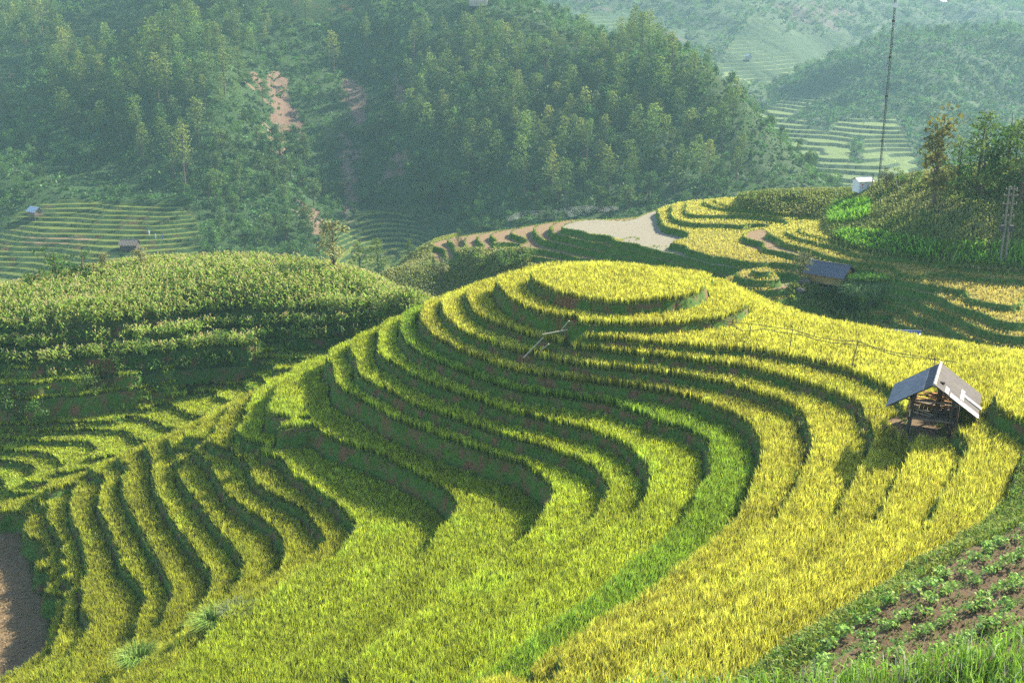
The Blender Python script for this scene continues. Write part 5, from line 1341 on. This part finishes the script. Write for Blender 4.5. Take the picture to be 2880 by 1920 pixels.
for k in range(6):
    a = k * 1.047; q = MB(); q.box((math.cos(a) * .95, math.sin(a) * .95, Hm - 1.2 - (k % 2) * 1.6), (.28, .16, 2.1), Matrix.Rotation(a, 3, 'Z')); q.beam((0, 0, Hm - 1.2 - (k % 2) * 1.6), (math.cos(a) * .9, math.sin(a) * .9, Hm - 1.2 - (k % 2) * 1.6), .06); q.build('antenna', plain('antenna_white', (.6, .6, .6), .5, .1, 2), mast)
q = MB(); q.tube([(-.1, -.45, Hm - 5.0), (-.12, -.75, Hm - 5.0)], [.34, .4], 14); q.build('dish', M_WHITE, mast)
for z, px, py in ((14.8, 2600, 470), (8.0, 2530, 500), (21, 2330, 560)):
    e = FR_.hit(px, py + 40, 100, 320)
    if e: q = MB(); q.tube([(0, 0, z), e - g0_], .03, 4); q.build('guy_wire', plain('wire', (.3, .3, .3), .5, .1, 2), mast)
g_ = FR_.hit(2441, 545, 120, 320)
m = MB(); m.tube([(0, 0, -.2), (.15, 0, 3.4)], .07, 6); o = m.build('pole', M_POLE); o.location = g_ - Vector((0, 1.5, 0)); tag(o, 'thin wooden pole leaning in front of the white shed', 'pole')
# power poles on the right
g_ = FR_.hit(2812, 748, 80, 260)
pl = empty('power_pole', tuple(g_)); tag(pl, 'tall twin concrete power pole with crossarms in front of the right hill', 'power pole')
for dx in (0, .75): m = MB(); m.tube([(dx, dx * .4, -.3), (dx, dx * .4, 10.5)], [.15, .09], 8); m.build('pole', plain('concrete_pole', (.22, .20, .18), .9, .3, 3), pl)
for z, w_ in ((10.1, 1.6), (9.3, 1.9), (8.2, 1.9), (6.6, 1.5)):
    m = MB(); m.beam((.37 - w_ / 2, .15, z), (.37 + w_ / 2, .15, z), .1); m.build('crossarm', M_POLE, pl)
    for k in range(3): m = MB(); m.tube([(.37 - w_ / 2 + .1 + k * (w_ / 2 - .1), .15, z + .05), (.37 - w_ / 2 + .1 + k * (w_ / 2 - .1), .15, z + .3)], [.07, .04], 6); m.build('insulator', plain('insulator', (.35, .3, .26), .4, .1, 2), pl)
m = MB(); m.tube([(-.2, .1, 4.6), (-.2, .1, 5.4)], .3, 10); m.tube([(.95, .1, 4.6), (.95, .1, 5.4)], .3, 10); m.build('transformer', plain('transformer', (.05, .05, .06), .5, .2, 2), pl)
for (px, py, F_, L, rz, lab, rm, wm, st) in [(100, 612, FE, 5.0, R(-35), 'tiny hut with a pale blue sheet roof left of the far bench of fields', plain('light_blue_sheet', (.45, .52, .60), .5, .2, 1), M_WOOD, 1.0),
                                         (366, 706, FE, 6.0, R(3), 'small thatched hut among the far rice fields', plain('thatch', (.24, .19, .15), .95, .4, 2), M_DARKW, .8)]:
    g_ = F_.hit(px, py, 200, 700)
    gable_hut('farm_hut', tuple(g_), rz, L * .8, L * .6, 2.2, 3.6, rm, wm, lab, 'hut', over=.45, stilts=st)
for i, (px, py, lab, c) in enumerate([(1345, 18, 'pale farmhouse roof at the top of the sunlit ridge', (.6, .6, .62)), (2650, 12, 'white farmhouse high on the farthest slope', (.7, .7, .72)), (2740, 34, 'small pale farmhouse on the farthest slope above the right crest', (.6, .6, .65)), (2105, 168, 'tiny white hut among the far terraces', (.7, .7, .7))]):
    F_ = FE if i == 0 else FB
    g_ = F_.hit(px, py, 400, 1800)
    if g_: gable_hut('farmhouse', tuple(g_), i * .6, 9 if i != 3 else 5, 6 if i != 3 else 4, 3, 4.6, plain('farm_roof', c, .6, .2, 1), plain('farm_wall', (.4, .36, .3), .9, .2, 1), lab, 'house', over=.5)
# blue sheet roof behind the rice
p = at_y(2548, 931, 103.0); zg = float(FM(p[0], p[1]))
gable_hut('low_shed', (p[0], p[1], zg - .4), R(-8), 2.4, 2.2, p[2] - zg - .2, p[2] - zg + .42, corr_mat('blue_roof_sheet', (.22, .28, .42), (.12, .16, .26), rough=.4), M_WOOD, 'low shed whose blue-grey roof just shows above the golden rice', 'shed', over=.2)
# three people far away in the fields
def figure(px, py, col, lab):
    g_ = FE.hit(px, py, 200, 700)
    if not g_: return
    m = MB(); m.tube([(-.12, 0, 0), (-.1, 0, .45), (-.08, 0, .85)], [.07, .08, .1], 6); m.tube([(.12, 0, 0), (.1, 0, .45), (.08, 0, .85)], [.07, .08, .1], 6)
    m.tube([(0, 0, .8), (0, 0, 1.1), (0, -.05, 1.4), (0, -.06, 1.5)], [.17, .16, .2, .07], 8); m.tube([(0, -.06, 1.46), (0, -.06, 1.55), (0, -.06, 1.66), (0, -.06, 1.75)], [.06, .1, .1, .04], 8)
    for s_ in (-1, 1): m.tube([(s_ * .2, -.05, 1.38), (s_ * .27, -.12, 1.1), (s_ * .2, -.35, .95)], [.06, .05, .035], 6)
    o = m.build('person', plain('cloth_%d' % px, col, .9, .2, 3)); o.location = g_; tag(o, lab, 'person')
figure(420, 662, (.75, .78, .85), 'person in pale clothes standing in the far fields, leftmost of three')
figure(438, 672, (.5, .55, .6), 'person in grey-blue clothes in the far fields, middle one of three')
figure(457, 674, (.08, .14, .4), 'person in dark blue clothes in the far fields, rightmost of three')
# ------------------------------------------------------------------ grass clumps, vegetable plants, bank in front
def tuft(seed, h, n, spread, c0, c1):
    global rng
    rs = rng; rng = np.random.default_rng(seed); S = Soup()
    a = rng.random(n) * 6.28; r = rng.random(n) ** .5 * spread
    p = np.stack([np.cos(a) * r, np.sin(a) * r, np.zeros(n) - .05], -1)
    S.blades(p, h * (.6 + .5 * rng.random(n)), .045, h * (.3 + .6 * rng.random(n)), jit(c0, n, .3), jit(c1, n, .35), droop=.35, az=a + rng.normal(size=n) * .4, bend=.3)
    o = S.build('tmp', M_FOL); me = o.data; bpy.data.objects.remove(o); rng = rs; return me
for nm, F_, px, py, h, n, sp, c0, c1, lab, cat in [
    ('grass_clump', FM, 600, 1775, 1.9, 520, .8, (.06, .17, .02), (.36, .50, .10), 'big pale-tipped grass clump at the left edge of the large green paddy', 'grass clump'),
    ('grass_clump', FM, 392, 1878, 1.9, 520, .8, (.06, .17, .02), (.36, .50, .10), 'big arching grass clump lowest on the left, among yellow rice', 'grass clump'),
    ('grass_clump', FM, 665, 1728, 1.1, 240, .9, (.08, .14, .04), (.32, .36, .16), 'dry twiggy scrub just right of the pale-tipped grass clump', 'scrub'),
    ('grass_clump', FM, 115, 1510, .9, 60, .15, (.2, .4, .1), (.45, .6, .3), 'single bright sprout on the left bank', 'grass clump'),
    ('grass_clump', FR_, 2415, 855, 5.0, 900, 2.2, (.08, .20, .04), (.40, .54, .22), 'large silvery clump of tall grass below the dark-roofed hut', 'grass clump')]:
    g_ = F_.hit(px, py, 20, 260)
    if g_ is None: continue
    me = tuft(px, h, n, sp, c0, c1)
    if h > 3:
        for v_ in (): pass
    o = bpy.data.objects.new(nm, me); COL.objects.link(o); o.location = g_; tag(o, lab, cat)
# bean trellis right of the stilt hut
g_ = FR_.hit(2455, 812, 100, 260)
tre = empty('vine_trellis', tuple(g_)); tag(tre, 'sagging trellis covered with bright green vines right of the dark-roofed hut', 'trellis')
m = MB()
for x in (-3.2, -1, 1.2, 3.4):
    for y in (-1, 1): m.tube([(x, y, -.4), (x, y, 1.7)], .05, 5)
for y in (-1, 0, 1): m.tube([(-3.5, y, 1.7), (3.6, y, 1.65)], .04, 5)
m.build('frame', M_POLE, tre)
S = Soup(); n = 900; p = np.stack([rng.uniform(-3.6, 3.7, n), rng.uniform(-1.4, 1.2, n), 1.75 + rng.normal(size=n) * .14 - .25 * (rng.random(n) < .2)], -1)
S.cards(p, .3, jit((.24, .42, .05), n, .5)); S.build('vines', M_FOL, tre)
# vegetable plants on the dug field
def veg(seed):
    global rng
    rs = rng; rng = np.random.default_rng(seed); S = Soup(); n = 46
    a = rng.random(n) * 6.28; r = .04 + .22 * rng.random(n) ** .6
    p = np.stack([np.cos(a) * r, np.sin(a) * r, .10 + .22 * rng.random(n) * (1.2 - r * 2)], -1)
    S.cards(p, .10 + .05 * rng.random(n), jit((.24, .38, .09), n, .5), flat=.7)
    S.blades(np.zeros((7, 3)), .25, .02, .15, jit((.12, .2, .06), 7), jit((.15, .3, .08), 7))
    o = S.build('tmp', M_FOL); me = o.data; bpy.data.objects.remove(o); rng = rs; return me
VM = [veg(500 + k) for k in range(4)]
cand_ = []
for r_ in range(-30, 60):
    for s__ in np.arange(0, 110, .52):
        rc = (r_ + .25) * 1.55 + rng.normal() * .26; ss = s__ + rng.normal() * .25
        x = ss * .80 - rc * .60; y = ss * .60 + rc * .80
        if MX0 < x < MX1 and MY0 < y < 64 and nearest(DRYF, FM, np.array([x]), np.array([y]))[0] and rng.random() < .97:
            p = np.array([x, y, float(FM(x, y))]); q = proj(p)
            if -20 < q[0] < 2900 and q[1] < 1930: cand_.append(p)
cand_.sort(key=lambda p: p[1])
for i, p in enumerate(cand_[:290]):
    o = bpy.data.objects.new('vegetable_plant', VM[i % 4]); COL.objects.link(o); o.location = p; s_ = random.uniform(.75, 1.35); o.scale = (s_, s_, s_); o.rotation_euler = (0, 0, random.uniform(0, 6.28))
    tag(o, 'low leafy vegetable plant in the furrows of the dug field', 'vegetable plant', 'vegetable plants in rows on the dug field')
if len(cand_) > 290:
    S = Soup()
    for p in cand_[290:]:
        n = 26; a = rng.random(n) * 6.28; r = .04 + .22 * rng.random(n) ** .6
        S.cards(p + np.stack([np.cos(a) * r, np.sin(a) * r, .10 + .2 * rng.random(n)], -1), .13, jit((.17, .32, .10), n, .5), flat=.7)
    tag(S.build('crop', M_FOL), 'more distant vegetable plants at the far end of the dug field', 'crop', kind='stuff')
# weeds between the rows
S = Soup(); p = scatter(FM, 5, MX1, MY0, 66, 24, lambda x, y: nearest(DRYF, FM, x, y)); n = len(p)
S.cards(p + np.array([0, 0, .05]), .12, jit((.13, .2, .05), n, .6), flat=.6); S.blades(p, .14, .03, .1, jit((.1, .16, .04), n), jit((.25, .28, .1), n))
# grassy bank right in front of the camera
bk = []
for Y in (13, 17, 21, 23.5, 26):
    row = []
    for px, py in [(1200, 2010), (1500, 1965), (1750, 1950), (1900, 1935), (2100, 1945), (2300, 1935), (2450, 1925), (2600, 1890), (2750, 1862), (2900, 1835), (3300, 1760)]:
        p = at_y(px, py, 23.5); d = abs(Y - 23.5); p = np.array([p[0] * (Y / 23.5) ** .3, Y, p[2] - (0.35 * (23.5 - Y) if Y < 23.5 else (Y - 23.5) * 2.4)]); row.append(p)
    bk.append(row)
bk = np.array(bk); n_r, n_c = bk.shape[:2]
idx = np.arange(n_r * n_c).reshape(n_r, n_c); qf = np.stack([idx[:-1, :-1], idx[:-1, 1:], idx[1:, 1:], idx[1:, :-1]], -1).reshape(-1, 4)
o = mesh_obj('grassy_bank', bk.reshape(-1, 3), qf, plain('bank_soil', (.07, .075, .03), .95, .4, 2)); tag(o, kind='structure')
n = 9000; u = rng.random(n) * (n_c - 1.001); v = 1.6 + rng.random(n) * 1.6
i0 = u.astype(int); j0 = v.astype(int); fu = (u - i0)[:, None]; fv = (v - j0)[:, None]
P4 = (bk[j0, i0] * (1 - fu) + bk[j0, i0 + 1] * fu) * (1 - fv) + (bk[j0 + 1, i0] * (1 - fu) + bk[j0 + 1, i0 + 1] * fu) * fv
dn_ = noise(P4[:, 0], P4[:, 1], 1.3, 3); k = rng.random(n) < .25 + 1.0 * dn_; P4 = P4[k]; n = len(P4)
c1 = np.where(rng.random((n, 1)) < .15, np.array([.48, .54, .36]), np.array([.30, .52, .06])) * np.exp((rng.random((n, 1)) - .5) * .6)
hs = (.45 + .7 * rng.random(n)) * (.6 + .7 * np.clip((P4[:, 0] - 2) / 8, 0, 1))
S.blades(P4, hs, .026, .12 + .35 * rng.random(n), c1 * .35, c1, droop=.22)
o = S.build('grass', M_FOL); tag(o, 'long bright grass blades along the bottom edge and weeds in the dug field', 'grass', kind='stuff')
# ------------------------------------------------------------------ smoke and haze
m, t, out = new_mat('smoke')
pv = N(t, 'ShaderNodeVolumePrincipled'); pv.inputs['Color'].default_value = (.9, .93, .95, 1); pv.inputs['Anisotropy'].default_value = .3
g = geo(t); nz = noise_node(t, .55, 4, g.outputs['Position'], .65)
mm = N(t, 'ShaderNodeMath', operation='MULTIPLY'); t.links.new(ramp(t, nz, .50, .72), mm.inputs[0]); mm.inputs[1].default_value = 0.22
t.links.new(mm.outputs[0], pv.inputs['Density']); t.links.new(pv.outputs[0], out.inputs['Volume'])
b0 = FR_.hit(1392, 638, 120, 300)
if b0 is None: b0 = Vector(at_y(1392, 638, 193))
sp = [Vector(at_y(px, py, b0[1] + dy)) for px, py, dy in ((1390, 640, 0), (1405, 630, 0), (1425, 618, 1), (1450, 608, 1), (1478, 600, 2), (1520, 605, 3), (1580, 600, 4), (1650, 590, 5), (1740, 585, 6))]
mb = MB(); mb.tube([p - b0 for p in sp], [.2, .4, .5, .6, .7, .8, .9, .9, .4], 12)
o = mb.build('smoke', m); o.location = b0; tag(o, 'thin white smoke drifting from the edge of the pale field', 'smoke', kind='stuff')
m, t, out = new_mat('haze')
pv = N(t, 'ShaderNodeVolumePrincipled'); pv.inputs['Color'].default_value = (.52, .86, 1.0, 1); pv.inputs['Density'].default_value = 0.00019; pv.inputs['Anisotropy'].default_value = .05
t.links.new(pv.outputs[0], out.inputs['Volume'])
mb = MB(); mb.box((200, 960, -10), (1850, 2100, 232)); o = mb.build('haze', m); tag(o, 'pale blue morning haze filling the valley', 'haze', kind='stuff')
